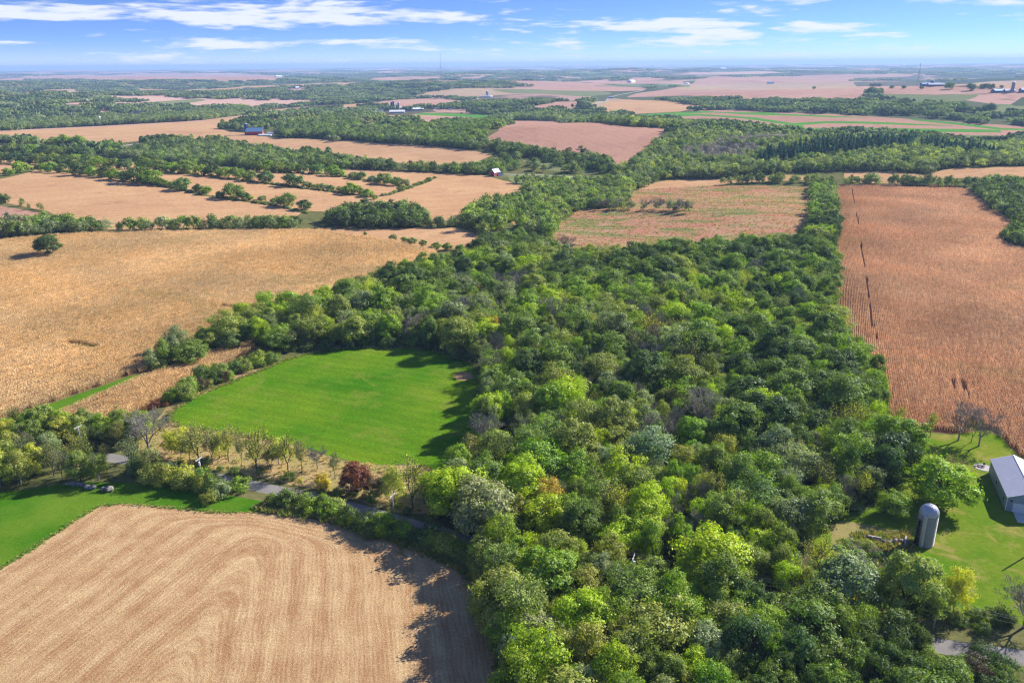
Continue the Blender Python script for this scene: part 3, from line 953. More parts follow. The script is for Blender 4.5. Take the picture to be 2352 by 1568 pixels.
def crown_mesh(name, mat, leaf, **kw):
    P, N, rng = crown_points(**kw)
    V, F_ = leaf_quads(P, N, leaf, rng)
    return mesh_np(name, V, F_, mat)


def skeleton(seed, h, trunk_h, r0, depth, spread=.55, up=.35, shrink=.74, kids=(2, 3), lean=0.0):
    """forking limbs -> list of (p0, p1, r0, r1, level)"""
    rng = random.Random(seed)
    segs = []

    def grow(p, d, L, r, lev):
        q = p + d * L
        segs.append((p, q, r, r * .72, lev))
        if lev >= depth:
            return
        k = rng.randint(*kids)
        a0 = rng.uniform(0, 6.28)
        for i in range(k):
            ax = d.orthogonal().normalized()
            ax = Matrix.Rotation(a0 + 2 * PI * i / k + rng.uniform(-.5, .5), 3, d) @ ax
            nd = (d + ax * rng.uniform(spread * .6, spread * 1.4) + Vector((0, 0, up * rng.uniform(0, 1)))).normalized()
            grow(q, nd, L * shrink * rng.uniform(.75, 1.15), r * (.62 if k > 2 else .68), lev + 1)
        if lev >= 1 and rng.random() < .75:
            nd = (d * .4 + Vector((rng.uniform(-1, 1), rng.uniform(-1, 1), rng.uniform(-.1, .6)))).normalized()
            grow(p + d * L * .55, nd, L * shrink * .7, r * .4, lev + 1)

    d = Vector((rng.uniform(-.06, .06) + lean, rng.uniform(-.06, .06), 1)).normalized()
    grow(Vector((0, 0, -.4)), d, trunk_h + .4, r0, 0)
    top = max(s[1].z for s in segs)
    k = h / top
    return [(Vector((a.x * k, a.y * k, a.z * k if a.z > 0 else a.z)), Vector((b.x * k, b.y * k, b.z * k)), r, s, l) for a, b, r, s, l in segs]


def limb_mesh(name, segs, mat, rmin=.0):
    m = MB()
    for a, b, r, s, l in segs:
        m.tube(a, b, max(r, rmin), max(s, rmin), 7 if l == 0 else 5 if l < 3 else 3, False)
    me = bpy.data.meshes.new(name)
    me.from_pydata(m.v, [], m.f)
    me.update()
    me.materials.append(MATS[mat])
    return me


def twig_leaves(segs, n, leaf, mat, seed, name, minlev=3, sc=.45):
    rng = np.random.default_rng(seed)
    tips = [(s[0], s[1]) for s in segs if s[4] >= minlev]
    i = rng.integers(0, len(tips), n)
    t = rng.uniform(.2, 1.1, n)
    A = np.array([tuple(tips[k][0]) for k in i]); B = np.array([tuple(tips[k][1]) for k in i])
    P = A + (B - A) * t[:, None] + rng.normal(0, sc, (n, 3))
    V, F_ = leaf_quads(P, rnd_unit(rng, n) + np.array([0, 0, .3]), leaf, rng)
    return mesh_np(name, V, F_, mat)


PROTO = {}   # kind -> list of dict(crown, trunk, r, h)


def proto(kind, crown, trunk, r, h):
    PROTO.setdefault(kind, []).append(dict(crown=crown, trunk=trunk, r=r, h=h))


def both(fn):
    """crown mesh for single trees (own colour) and its twin for woodland instances"""
    me = fn('m_leaf')
    tw = me.copy()
    tw.materials.clear(); tw.materials.append(MATS['m_leaf_wood'])
    return me, tw


TWIN = {}
for s in range(5):     # broad, dense crowns
    me, tw = both(lambda m: crown_mesh('crown', m, .235, seed=100 + s, r=5.6, z0=1.6, z1=13.0, lobes=30 + 5 * s, n=16000, spread=(.5, .86), lobe=(.18, .40), cut=.4, sprays=300 - 20 * s, sig=.44))
    sk = skeleton(50 + s, 11.0, 2.6, .33, 3, .6, .3)
    proto('oak', me, limb_mesh('trunk', sk, 'm_bark'), 5.9, 13.6)
    TWIN.setdefault('oak', []).append(tw)
for s in range(4):     # looser, upright crowns
    me, tw = both(lambda m: crown_mesh('crown', m, .20, seed=140 + s, r=4.7, z0=1.2, z1=13.5, lobes=40, n=10500, lobe=(.16, .36), spread=(.4, .95), fill=.25, cut=.6, sprays=190 + 30 * s, sig=.46))
    sk = skeleton(70 + s, 12.0, 2.2, .25, 4, .42, .5)
    proto('elm', me, limb_mesh('trunk', sk, 'm_bark_grey'), 4.8, 14.0)
    TWIN.setdefault('elm', []).append(tw)
for s in range(3):     # half-bare trees with a thin veil of leaves
    sk = skeleton(90 + s, 12.5, 1.7, .24, 6, .50, .42, .80)
    me, tw = both(lambda m: twig_leaves(sk, 2300, .15, m, 200 + s, 'crown', 4, .5))
    rs_ = max(math.hypot(q[1].x, q[1].y) for q in sk)
    proto('sparse', me, limb_mesh('trunk', sk, 'm_bark', .03), rs_ * .86, 12.8)
    TWIN.setdefault('sparse', []).append(tw)
for s in range(3):     # leafless trees: limbs, and a crown of bare twigs
    sk = skeleton(120 + s, 12.0, 2.6, .22, 7, .44, .45, .76)
    tr = limb_mesh('trunk', [q for q in sk if q[4] < 4], 'm_bark_grey')
    cr = limb_mesh('crown', [q for q in sk if q[4] >= 4], 'm_twig', .02)
    rs_ = max(math.hypot(q[1].x, q[1].y) for q in sk)
    proto('bare', cr, tr, rs_ * .86, 12.0)
    TWIN.setdefault('bare', []).append(cr)
for s in range(4):     # shrubs
    me, tw = both(lambda m: crown_mesh('foliage', m, .13, seed=160 + s, r=1.9, z0=.05, z1=2.9, lobes=18, n=3200, lobe=(.26, .44), cut=.4, sprays=70, sig=.26))
    sk = skeleton(180 + s, 2.4, .5, .05, 3, .7, .4)
    proto('shrub', me, limb_mesh('stem', sk, 'm_bark'), 2.1, 3.0)
    TWIN.setdefault('shrub', []).append(tw)
for s in range(3):     # middle-distance hedgerow trees, lighter on faces
    me, tw = both(lambda m: crown_mesh('crown', m, .42, seed=190 + s, r=5.0, z0=.8, z1=10.0, lobes=24, n=3600, lobe=(.24, .42), cut=.3, sprays=110, sig=.6))
    sk = skeleton(210 + s, 8.0, 1.6, .28, 2, .6, .3)
    proto('hedge', me, limb_mesh('trunk', sk, 'm_bark'), 5.4, 10.4)
    TWIN.setdefault('hedge', []).append(tw)


def pine_mesh(seed, mat, n=520, leaf=.75):
    rng = np.random.default_rng(seed)
    t = rng.uniform(0, 1, n) ** .75
    z = 3 + 15 * (1 - t)
    z = np.round(z / 1.3) * 1.3 + rng.normal(0, .22, n)
    rad = (.3 + 3.3 * t ** .85) * rng.uniform(.35, 1.08, n)
    a = rng.uniform(0, 2 * PI, n)
    P = np.stack([np.cos(a) * rad, np.sin(a) * rad, z - .25 * rad], 1)
    N = np.stack([np.cos(a) * .4, np.sin(a) * .4, np.ones(n)], 1) + .5 * rnd_unit(rng, n)
    N /= np.linalg.norm(N, axis=1)[:, None]
    V, F_ = leaf_quads(P, N, leaf, rng, .5)
    return mesh_np('crown', V, F_, mat)


for s in range(2):
    m = MB(); m.tube((0, 0, -.4), (0, 0, 17), .22, .04, 5, False)
    me = bpy.data.meshes.new('trunk'); me.from_pydata(m.v, [], m.f); me.materials.append(MATS['m_bark'])
    proto('pine', pine_mesh(230 + s, 'm_leaf'), me, 3.3, 18.2)

# light prototypes for distant woods
LIGHT = []
for s in range(4):
    LIGHT.append(crown_mesh('crown', 'm_leaf_wood', .62, seed=240 + s, r=5.2, z0=.4, z1=11.5, lobes=18, n=1000, lobe=(.26, .44), cut=.3, sprays=60, sig=.75))
for s in range(2):
    LIGHT.append(crown_mesh('crown', 'm_leaf_wood', .42, seed=250 + s, r=4.4, z0=.4, z1=11.5, lobes=26, n=750, lobe=(.22, .34), fill=.35, spread=(.35, .9), sprays=60, sig=.7))
for s in range(2):
    LIGHT.append(pine_mesh(260 + s, 'm_leaf_wood', 300, .95))


def grove_mesh(seed, size=44.0, n=20):
    """a piece of distant wood, about 20 crowns"""
    rng = np.random.default_rng(seed)
    Vs, Fs, b = [], [], 0
    for k in range(n):
        c = rng.uniform(-size / 2, size / 2, 2)
        r, h = rng.uniform(4.0, 7.0), rng.uniform(8, 14.5)
        m = 74
        d = rnd_unit(rng, m); d[:, 2] = np.abs(d[:, 2]) * 1.0 - .35
        P = d * np.array([r, r, h * .5]) * rng.uniform(.75, 1.05, (m, 1)) + np.array([c[0], c[1], h * .5])
        P[:, 2] = np.maximum(P[:, 2], .4)
        N = d + .5 * rnd_unit(rng, m)
        N /= np.linalg.norm(N, axis=1)[:, None]
        V, F_ = leaf_quads(P, N, 1.75, rng, .8)
        Vs.append(V); Fs.append(F_ + b); b += len(V)
    return mesh_np('crown', np.concatenate(Vs), np.concatenate(Fs), 'm_leaf_wood')


GROVES = [grove_mesh(270 + s) for s in range(5)]


# ------------------------------------------------------------------ stuff: scattered instances on points
def scatter_group():
    ng = bpy.data.node_groups.new('scatter', 'GeometryNodeTree')
    ng.interface.new_socket('Geometry', in_out='INPUT', socket_type='NodeSocketGeometry')
    ng.interface.new_socket('Pieces', in_out='INPUT', socket_type='NodeSocketCollection')
    ng.interface.new_socket('Geometry', in_out='OUTPUT', socket_type='NodeSocketGeometry')
    n, l = ng.nodes, ng.links
    gi, go = n.new('NodeGroupInput'), n.new('NodeGroupOutput')
    ci = n.new('GeometryNodeCollectionInfo')
    ci.inputs['Separate Children'].default_value = True
    ci.inputs['Reset Children'].default_value = True
    l.new(gi.outputs[1], ci.inputs[0])
    ip = n.new('GeometryNodeInstanceOnPoints')
    ip.inputs['Pick Instance'].default_value = True
    l.new(gi.outputs[0], ip.inputs['Points'])
    l.new(ci.outputs[0], ip.inputs['Instance'])
    for nm, ty, sock in (('idx', 'INT', 'Instance Index'), ('rot', 'FLOAT_VECTOR', 'Rotation'), ('scl', 'FLOAT_VECTOR', 'Scale')):
        na = n.new('GeometryNodeInputNamedAttribute')
        na.data_type = ty
        na.inputs[0].default_value = nm
        l.new(na.outputs[0], ip.inputs[sock])
    l.new(ip.outputs[0], go.inputs[0])
    return ng


SCATTER = scatter_group()


def scatter(name, P, rz, scl, idx, tint, meshes, label=None, cat=None, tilt=None):
    P = np.asarray(P, np.float32)
    n = len(P)
    me = bpy.data.meshes.new(name)
    me.vertices.add(n); me.vertices.foreach_set('co', P.ravel())
    a = me.attributes.new('idx', 'INT', 'POINT'); a.data.foreach_set('value', np.asarray(idx, np.int32))
    rot = np.zeros((n, 3), np.float32); rot[:, 2] = rz
    if tilt is not None:
        rot[:, :2] = tilt
    a = me.attributes.new('rot', 'FLOAT_VECTOR', 'POINT'); a.data.foreach_set('vector', rot.ravel())
    a = me.attributes.new('scl', 'FLOAT_VECTOR', 'POINT'); a.data.foreach_set('vector', np.asarray(scl, np.float32).ravel())
    t = np.ones((n, 4), np.float32); t[:, :3] = tint
    a = me.attributes.new('tint', 'FLOAT_COLOR', 'POINT'); a.data.foreach_set('color', t.ravel())
    c = bpy.data.collections.new('pieces')
    for i, m in enumerate(meshes):
        c.objects.link(bpy.data.objects.new('piece_%03d_%s' % (i, name), m))
    o = link(bpy.data.objects.new(name, me))
    md = o.modifiers.new('scatter', 'NODES')
    md.node_group = SCATTER
    md[[s.identifier for s in SCATTER.interface.items_tree if s.name == 'Pieces'][0]] = c
    tag(o, label, cat, None, 'stuff')
    return o


def tuft_mesh(seed, n=34, h=.9):
    rg = np.random.default_rng(seed)
    a = rg.uniform(0, 6.28, n); q = rg.uniform(0, .45, n)
    B = np.stack([np.cos(a) * q, np.sin(a) * q, np.zeros(n)], 1)
    l = rg.uniform(.5, 1.0, n) * h
    tip = B + np.stack([np.cos(a) * l * .45 + rg.normal(0, .1, n), np.sin(a) * l * .45 + rg.normal(0, .1, n), l], 1)
    sd = np.stack([-np.sin(a), np.cos(a), np.zeros(n)], 1) * .05
    m_ = (B + tip) / 2 + np.array([0, 0, .08])
    V = np.stack([B - sd, m_ - sd, tip, m_ + sd], 1).reshape(-1, 3)
    return mesh_np('tuft', V, np.arange(4 * n).reshape(-1, 4), 'm_leaf_wood')


TUFTS = [tuft_mesh(280 + i) for i in range(4)]


def grass(name, outline, n, cols, label, sc=(.7, 1.5), line=None, wid=1.2):
    """rough tall grass inside an outline, or along a line"""
    rg = np.random.default_rng(n)
    if line is None:
        lo, hi = outline.min(0), outline.max(0)
        Q = rg.uniform(lo, hi, (n * 3, 2)); Q = Q[inpoly(Q, outline)][:n]
    else:
        C = densify(survey(line), False, None, 0, .004)
        k = rg.integers(0, len(C) - 1, n); f = rg.uniform(0, 1, (n, 1))
        Q = C[k] * (1 - f) + C[k + 1] * f + rg.normal(0, wid, (n, 2))
    m = len(Q)
    c = np.array(cols)[rg.integers(0, len(cols), m)] * rg.uniform(.75, 1.25, (m, 1))
    s = rg.uniform(sc[0], sc[1], m)
    scatter(name, np.column_stack([Q, hgt(Q[:, 0], Q[:, 1])]), rg.uniform(0, 6.28, m), np.stack([s, s, s * rg.uniform(.7, 1.2, m)], 1), rg.integers(0, 4, m), c, TUFTS, label, 'grass')


# ------------------------------------------------------------------ colours of foliage (leaf albedo)
TINT = {
    'deep': ((.112, .160, .040), 'deep green'), 'dark': ((.150, .205, .046), 'dark green'), 'mid': ((.220, .285, .050), 'mid green'),
    'fresh': ((.275, .375, .030), 'fresh green'), 'lime': ((.43, .51, .020), 'lime green'), 'olive': ((.325, .345, .068), 'olive green'),
    'sage': ((.315, .345, .155), 'grey-green'), 'gold': ((.54, .52, .075), 'yellow-green'), 'yellow': ((.55, .36, .015), 'yellow'),
    'orange': ((.52, .33, .04), 'orange'), 'rust': ((.23, .075, .035), 'rust-red'), 'brown': ((.15, .095, .05), 'brownish'),
    'pinegreen': ((.035, .115, .062), 'blue-green'), 'grey': ((.16, .13, .125), 'grey'),
}


def lobehash(x, y, s, k):
    """smooth patchy value 0..1"""
    return .5 + .5 * np.sin(x / s + 1.7 * k + 1.3 * np.sin(y / (s * .8) + k)) * np.cos(y / (s * 1.1) - 2.1 * k + np.sin(x / (s * .7)))


def dart(poly, rmin, rmax, pack, rng, tries, power=1.0, excl=()):
    """variable-radius packing inside an outline"""
    lo, hi = poly.min(0), poly.max(0)
    Q = rng.uniform(lo, hi, (tries, 2))
    Q = Q[inpoly(Q, poly)]
    for e in excl:
        Q = Q[~inpoly(Q, e)]
    rr = rmin + (rmax - rmin) * rng.uniform(0, 1, len(Q)) ** power
    cell = rmax * 2
    grid, out = {}, []
    for (x, y), r in zip(Q, rr):
        cx, cy = int(x // cell), int(y // cell)
        ok = True
        for i in (-1, 0, 1):
            for j in (-1, 0, 1):
                for (a, b, s) in grid.get((cx + i, cy + j), ()):
                    if (a - x) ** 2 + (b - y) ** 2 < (pack * (r + s)) ** 2:
                        ok = False
                        break
                if not ok:
                    break
            if not ok:
                break
        if ok:
            grid.setdefault((cx, cy), []).append((x, y, r))
            out.append((x, y, r))
    return np.array(out)


COPIES = []      # every single tree or shrub, for labelling: dict(root, kind, tint, x, y, zone, r)
PRNG = random.Random(5)
KINDNAME = {'oak': 'broadleaf_tree', 'elm': 'broadleaf_tree', 'sparse': 'thin_tree', 'bare': 'bare_tree', 'shrub': 'shrub', 'hedge': 'hedgerow_tree', 'pine': 'pine_tree'}


def plant(kind, x, y, r, h, tint, zone, label=None, var=None, name=None, jitter=.16):
    p = PROTO[kind][var if var is not None else PRNG.randrange(len(PROTO[kind]))]
    root = empty(name or KINDNAME[kind], (x, y, float(hgt(x, y)) - .05), PRNG.uniform(0, 6.28))
    root.scale = (r / p['r'], r / p['r'], h / p['h'])
    t = link(bpy.data.objects.new(p['trunk'].name.split('.')[0], p['trunk']), root)
    c = link(bpy.data.objects.new(p['crown'].name.split('.')[0], p['crown']), root)
    col = TINT[tint][0] if isinstance(tint, str) else tint
    j = [1 + PRNG.uniform(-jitter, jitter) for _ in range(2)]
    c.color = (col[0] * j[0], col[1] * (j[0] + j[1]) / 2, col[2] * j[1], 1)
    COPIES.append(dict(root=root, kind=kind, tint=tint, x=x, y=y, zone=zone, r=r, h=h, label=label))
    return root


# ------------------------------------------------------------------ corn (stuff)
def corn_piece(seed, rows=2, L=4.0, off=.17, leaf=.22):
    rng = np.random.default_rng(seed)
    n = int(L / .19)
    xs = np.repeat((np.arange(rows) - (rows - 1) / 2) * .76, n) + rng.normal(0, .045, rows * n)
    ys = np.tile(np.linspace(-L / 2, L / 2, n, endpoint=False), rows) + rng.normal(0, .05, rows * n)
    keep = rng.uniform(0, 1, len(xs)) > .06
    xs, ys = xs[keep], ys[keep]
    m = len(xs)
    hh = rng.uniform(1.75, 2.5, m)
    Vs, Fs, b = [], [], 0

    def addq(P, N, s, asp):
        nonlocal b
        V, F_ = leaf_quads(P, N, s, rng, asp)
        Vs.append(V); Fs.append(F_ + b); b += len(V)
    # stalk with tassel: tall thin leaf-like blade; then drooping dry leaves
    ax = rnd_unit(rng, m); ax[:, 2] = 0; ax /= np.linalg.norm(ax, axis=1)[:, None] + 1e-9
    w = .035
    V = np.empty((m, 4, 3))
    base = np.stack([xs, ys, np.zeros(m)], 1)
    top = base + np.stack([rng.normal(0, .07, m), rng.normal(0, .07, m), hh], 1)
    V[:, 0], V[:, 1], V[:, 2], V[:, 3] = base - ax * w, base + ax * w, top + ax * w, top - ax * w
    Vs.append(V.reshape(-1, 3)); Fs.append(np.arange(4 * m).reshape(-1, 4)); b = 4 * m
    for k in range(5):
        z = hh * rng.uniform(.35, .97, m)
        a = rng.uniform(0, 6.28, m)
        P = np.stack([xs + np.cos(a) * off, ys + np.sin(a) * off * 1.6, z], 1)
        N = np.stack([np.cos(a) * .5, np.sin(a) * .5, rng.uniform(.3, 1, m)], 1) + .4 * rnd_unit(rng, m)
        N /= np.linalg.norm(N, axis=1)[:, None]
        addq(P, N, leaf, .34)
    return mesh_np('corn', np.concatenate(Vs), np.concatenate(Fs), 'm_corn_leaf')


CORN = [corn_piece(300 + i) for i in range(4)]
CORN_ROWS = [corn_piece(310 + i, 1, 6.0, .10, .165) for i in range(4)]


def plant_corn(name, poly, d, c1, c2, excl, label, rng, wav=0.0, rmax=700.0, drop=None, turn=.04, pieces=CORN, step=(1.52, 4.0)):
    d = np.asarray(d, float); d /= np.linalg.norm(d)
    nrm = np.array([d[1], -d[0]])
    a, b = poly @ nrm, poly @ d
    U, Vv = np.meshgrid(np.arange(a.min(), a.max(), step[0]), np.arange(b.min(), b.max(), step[1]), indexing='ij')
    U, Vv = U.ravel(), Vv.ravel()
    if wav:
        U = U + wav * np.sin(Vv / 55.0)
    P = U[:, None] * nrm + (Vv + rng.uniform(-.1, .1, len(U)))[:, None] * d
    k = inpoly(P, poly) & (np.hypot(*P.T) < rmax) & (np.abs(np.arctan2(P[:, 0], P[:, 1])) < R(40))
    for e in excl:
        k &= ~inpoly(P, e)
    if drop is not None:
        k &= ~drop(P)
    P = P[k]
    n = len(P)
    f = lobehash(P[:, 0], P[:, 1], 13, 1.0) * .35 + lobehash(P[:, 0], P[:, 1], 47, 2.0) * .45 + rng.uniform(-.05, .35, n)
    tint = np.asarray(c1)[None] * (1 - f[:, None]) + np.asarray(c2)[None] * f[:, None]
    tint = tint * (.86 + .28 * lobehash(P[:, 0], P[:, 1], 27, 5.0))[:, None] * rng.uniform(.85, 1.12, (n, 1))
    gp = lobehash(P[:, 0] * .6, P[:, 1], 21, 7.7) > .93
    tint[gp] = tint[gp] * .8 + np.array((.36, .32, .13)) * .2
    ang = math.atan2(-d[0], d[1])
    rz = ang + np.where(rng.uniform(0, 1, n) < .5, PI, 0) + rng.normal(0, turn * .3, n)
    s = rng.uniform(.9, 1.1, n) * (.92 + .16 * lobehash(P[:, 0], P[:, 1], 33, .3))
    scl = np.stack([np.ones(n), np.ones(n), s], 1)
    scatter(name, np.column_stack([P, hgt(P[:, 0], P[:, 1])]), rz, scl, rng.integers(0, len(pieces), n), tint, pieces, label, 'corn')
    return n


crn = np.random.default_rng(21)
dirw = survey([(93, 967), (293, 879)])
n1 = plant_corn('standing_corn', CORN1, dirw[1] - dirw[0], (.76, .56, .32), (.68, .44, .20), [], 'narrow strip of dry golden corn beside the green waterway', crn)
n2 = plant_corn('standing_corn', CORN2, dirw[1] - dirw[0], (.76, .575, .34), (.68, .45, .205), GAPS + [W['main']], 'wide field of dry golden corn around the lone tree', crn, 0, 720)
rowd = survey([(1960, 445), (2010, 765)])
gapline = [survey([a, b]) for a, b in (((1957, 437), (1962, 470)), ((1966, 490), (1972, 520)), ((1976, 560), (1986, 620)), ((1990, 640), (1996, 690)), ((1998, 700), (2004, 755)), ((2010, 765), (2012, 790)))]
gapline += [survey([(2188, 873), (2191, 905)]), survey([(2209, 880), (2222, 915)])]


def dropped(P):
    d = np.full(len(P), 1e9)
    for g in gapline:
        d = np.minimum(d, seg_dist(P, g))
    return d < .45


n3 = plant_corn('standing_corn', CORN3, rowd[1] - rowd[0], (.73, .51, .345), (.60, .35, .215), [W['main'], YARD], 'field of reddish-brown corn in long rows beyond the yard', crn, .9, 860, dropped, .01, CORN_ROWS, (.76, 6.0))
print('corn pieces', n1, n2, n3)

# ------------------------------------------------------------------ the near woods: single trees, the rest as one mass
wr = np.random.default_rng(33)
trees = []


def px(p, up=0.0):
    q = at(p[0], p[1], up)
    return q[0], q[1]


# trees one can pick out: kind, base px, height, radius, tint, zone, label
SPECIAL = [
    ('oak', (1042, 1186), 15.5, 8.2, 'lime', 'road', 'big round lime-green tree at the road beside the meadow corner'),
    ('oak', (820, 1128), 8.8, 4.8, 'rust', 'road', 'rust-red round tree between the meadow and the road'),
    ('elm', (868, 1140), 7.0, 2.9, 'brown', 'road', 'small brownish tree just beside the rust-red tree'),
    ('shrub', (742, 1122), 4.6, 1.9, 'yellow', 'road', 'bright orange-yellow bush by the road near the meadow'),
    ('sparse', (948, 1168), 15.5, 6.6, 'gold', 'road', 'thin yellow-green tree between the rust-red tree and the big lime tree'),
    ('bare', (730, 1076), 8.5, 4.2, 'grey', 'road', 'leafless little tree above the orange-yellow bush'),
    ('sparse', (662, 1082), 12.5, 5.2, 'gold', 'road', 'half-bare tree, second along the meadow from the orange-yellow bush'),
    ('sparse', (590, 1084), 16.0, 7.6, 'gold', 'road', 'widest half-bare tree in the row below the green meadow'),
    ('sparse', (525, 1060), 13.5, 5.2, 'gold', 'road', 'narrow half-bare tree in the row below the green meadow'),
    ('sparse', (458, 1068), 14.5, 6.4, 'gold', 'road', 'yellowish half-bare tree behind the utility pole at the meadow'),
    ('elm', (417, 1050), 11.5, 3.6, 'gold', 'road', 'slim yellow-green tree between the pole and the tall bare-topped tree'),
    ('bare', (343, 1046), 18.0, 8.0, 'grey', 'road', 'tall bare-topped tree at the meadow corner by the road'),
    ('oak', (2155, 1160), 13.5, 8.8, (.34, .46, .024), 'yard', 'large bright green maple-like tree on the lawn beside the barn'),
    ('elm', (2045, 1182), 7.0, 4.3, 'fresh', 'yard', 'small leafy tree in the shade between lawn tree and wood'),
    ('elm', (2188, 1412), 12.5, 2.9, (.62, .56, .05), 'yard', 'slender yellow tree at the yard corner above the road'),
    ('elm', (2150, 1400), 8.5, 3.2, 'gold', 'yard', 'yellow-green tree beside the slender yellow tree'),
    ('bare', (2352, 1440), 11.5, 6.0, 'grey', 'yard', 'bare dark tree at the lawn edge in the corner near the road'),
    ('bare', (2201, 1011), 13.0, 6.6, 'grey', 'yard', 'bare dark tree in front of the reddish corn, nearest the lawn tree'),
    ('bare', (2248, 1024), 12.5, 6.4, 'grey', 'yard', 'leaning bare tree in front of the reddish corn by the barn'),
    ('sparse', (2230, 1016), 9.5, 3.2, 'sage', 'yard', 'slim grey-green tree between the two bare trees by the corn'),
    ('sparse', (2136, 1004), 9.0, 2.6, 'gold', 'yard', 'yellow-topped sapling in front of the reddish corn'),
    ('sparse', (2063, 984), 8.2, 2.6, 'gold', 'yard', 'thin sapling at the wood corner touching the reddish corn'),
    ('elm', (1262, 1200), 13.0, 4.4, 'orange', 'wood', 'orange-yellow tree standing among the green wood near the road'),
    ('oak', (1131, 775), 10.5, 3.6, 'yellow', 'wood', 'bright yellow crown in the wood just beyond the meadow'),
    ('elm', (1099, 700), 10.5, 3.2, 'yellow', 'wood', 'small bright yellow crown deep in the wood toward the golden corn'),
    ('oak', (1862, 705), 8.0, 2.6, 'orange', 'wood', 'small orange-tinged crown at the wood edge by the reddish corn'),
    ('oak', (112, 589), 15.0, 8.3, 'deep', 'field', 'lone dark round tree standing in the golden corn field'),
    ('oak', (1120, 985), 14.0, 5.2, 'lime', 'wood', 'tall lime-green tree at the wood edge facing the meadow'),
    ('oak', (1640, 1345), 15.0, 8.8, 'lime', 'wood', 'huge spreading lime-green crown in the wood beside the farm track'),
    ('oak', (1330, 1480), 12.5, 6.6, 'lime', 'wood', 'broad lime-green crown south of the road near the stubble'),
    ('oak', (440, 834), 9.5, 7.2, 'mid', 'clump', 'big rounded tree at the tip of the wood beside the grass waterway'),
    ('oak', (528, 803), 8.5, 5.0, 'dark', 'clump', 'dark round tree second from the tip of the wood by the corn strip'),
    ('oak', (480, 806), 8.5, 4.2, 'olive', 'clump', 'olive round tree third from the tip of the wood by the corn strip'),
    ('oak', (566, 786), 9.5, 4.8, 'mid', 'clump', 'mid green tree where the corn strip ends against the wood'),
    ('elm', (545, 768), 10.5, 4.4, 'olive', 'clump', 'upright olive tree behind the dark tree near the wood tip'),
    ('oak', (604, 768), 10.5, 5.4, 'dark', 'clump', 'dark spreading tree on the corn side where the wood widens'),
    ('elm', (470, 786), 8.5, 3.8, 'fresh', 'clump', 'fresh green upright tree beside the big rounded tree at the tip'),
    ('shrub', (372, 850), 4.0, 3.4, 'olive', 'clump', 'low olive bush at the very tip of the wood by the waterway'),
    ('sparse', (1880, 1330), 11.0, 4.8, 'gold', 'yard', 'half-bare tree beside the farm track at the yard'),
    ('bare', (1985, 1345), 8.0, 3.0, 'grey', 'yard', 'crooked bare tree beside the ruined foundation'),
    ('oak', (1805, 1235), 12.0, 5.0, 'sage', 'wood', 'grey-green tree at the wood edge facing the farm track'),
]
for i_, (bx_, by_) in enumerate(((395, 1040), (436, 1060), (488, 1066), (505, 1052), (556, 1072), (622, 1080), (640, 1066), (694, 1088), (770, 1100), (905, 1150), (975, 1160))):
    SPECIAL.append(('sparse' if i_ % 3 else 'elm', (bx_, by_), 8.0 + 4.5 * ((i_ * 7) % 5) / 5, 2.6 + 1.6 * ((i_ * 3) % 4) / 4, ('gold', 'olive', 'sage')[i_ % 3], 'row', None))
placed = []
for kind, b, h, r, tint, zone, lab in SPECIAL:
    x, y = px(b)
    plant(kind, x, y, r, h, tint, zone, lab, jitter=.05)
    placed.append((x, y, r))
placed = np.array(placed)


def free(x, y, r, f=.75):
    return np.all(np.hypot(placed[:, 0] - x, placed[:, 1] - y) > f * (placed[:, 2] + r))


RUIN = survey([(1950, 1225), (2085, 1225), (2120, 1330), (2080, 1380), (1960, 1380)])
near = []
for z, pk, rmin, rmax, tries in (('main', .55, 2.6, 8.6, 34000), ('south', .53, 2.8, 8.4, 8000)):
    D = dart(W[z], rmin, rmax, pk, wr, tries, 1.5)
    for x, y, r in D:
        if abs(math.atan2(x, y)) > R(37) or not free(x, y, r, .62):
            continue
        near.append((x, y, r, z))
near.sort(key=lambda t: math.hypot(t[0], t[1]))


def wood_look(x, y, z):
    """kind and tint for a tree of the near woods; patches of oak, lighter margins, leafless groups"""
    q = PRNG.random()
    d = math.hypot(x, y)
    deep = float(lobehash(x, y, 38, .7))
    light = float(lobehash(x, y, 23, 2.4))
    bare = float(lobehash(x, y, 17, 4.1))
    east = x / max(y, 1) > .30
    C = PRNG.choice
    if z == 'south' and x > 40:
        return ('oak', C(['deep', 'dark', 'mid', 'mid'])) if q < .7 else ('elm', C(['mid', 'olive', 'fresh']))
    if z == 'south':
        return (C(['oak', 'elm']), C(['olive', 'mid', 'fresh', 'lime', 'sage', 'olive', 'fresh']))
    if bare > .84 and q < .5 and x < 60:
        return ('bare', 'grey')
    if q < .03:
        return ('bare', 'grey')
    if q > .91:
        return ('sparse', C(['sage', 'olive', 'gold', 'sage']))
    if d > 400 and deep > .35:
        return (C(['oak', 'oak', 'elm']), C(['deep', 'dark', 'dark', 'mid', 'mid'])) if q < .8 else ('oak', C(['fresh', 'lime', 'olive']))
    if east and d > 230:
        return ('oak', C(['dark', 'mid', 'mid', 'fresh', 'deep'])) if q < .65 else ('elm', C(['fresh', 'olive', 'lime', 'mid']))
    if light > .60:
        return (C(['oak', 'elm']), C(['lime', 'fresh', 'fresh', 'mid', 'lime', 'mid', 'olive']))
    if deep > .6:
        return ('oak', C(['dark', 'deep', 'mid', 'sage', 'mid'])) if q < .6 else ('elm', C(['sage', 'mid', 'olive', 'fresh']))
    return (C(['oak', 'elm', 'elm']), C(['olive', 'sage', 'mid', 'mid', 'fresh', 'olive', 'lime']))


def hlaw(r):
    return min(16.0, 6.6 + 1.25 * r) * PRNG.uniform(.85, 1.16)


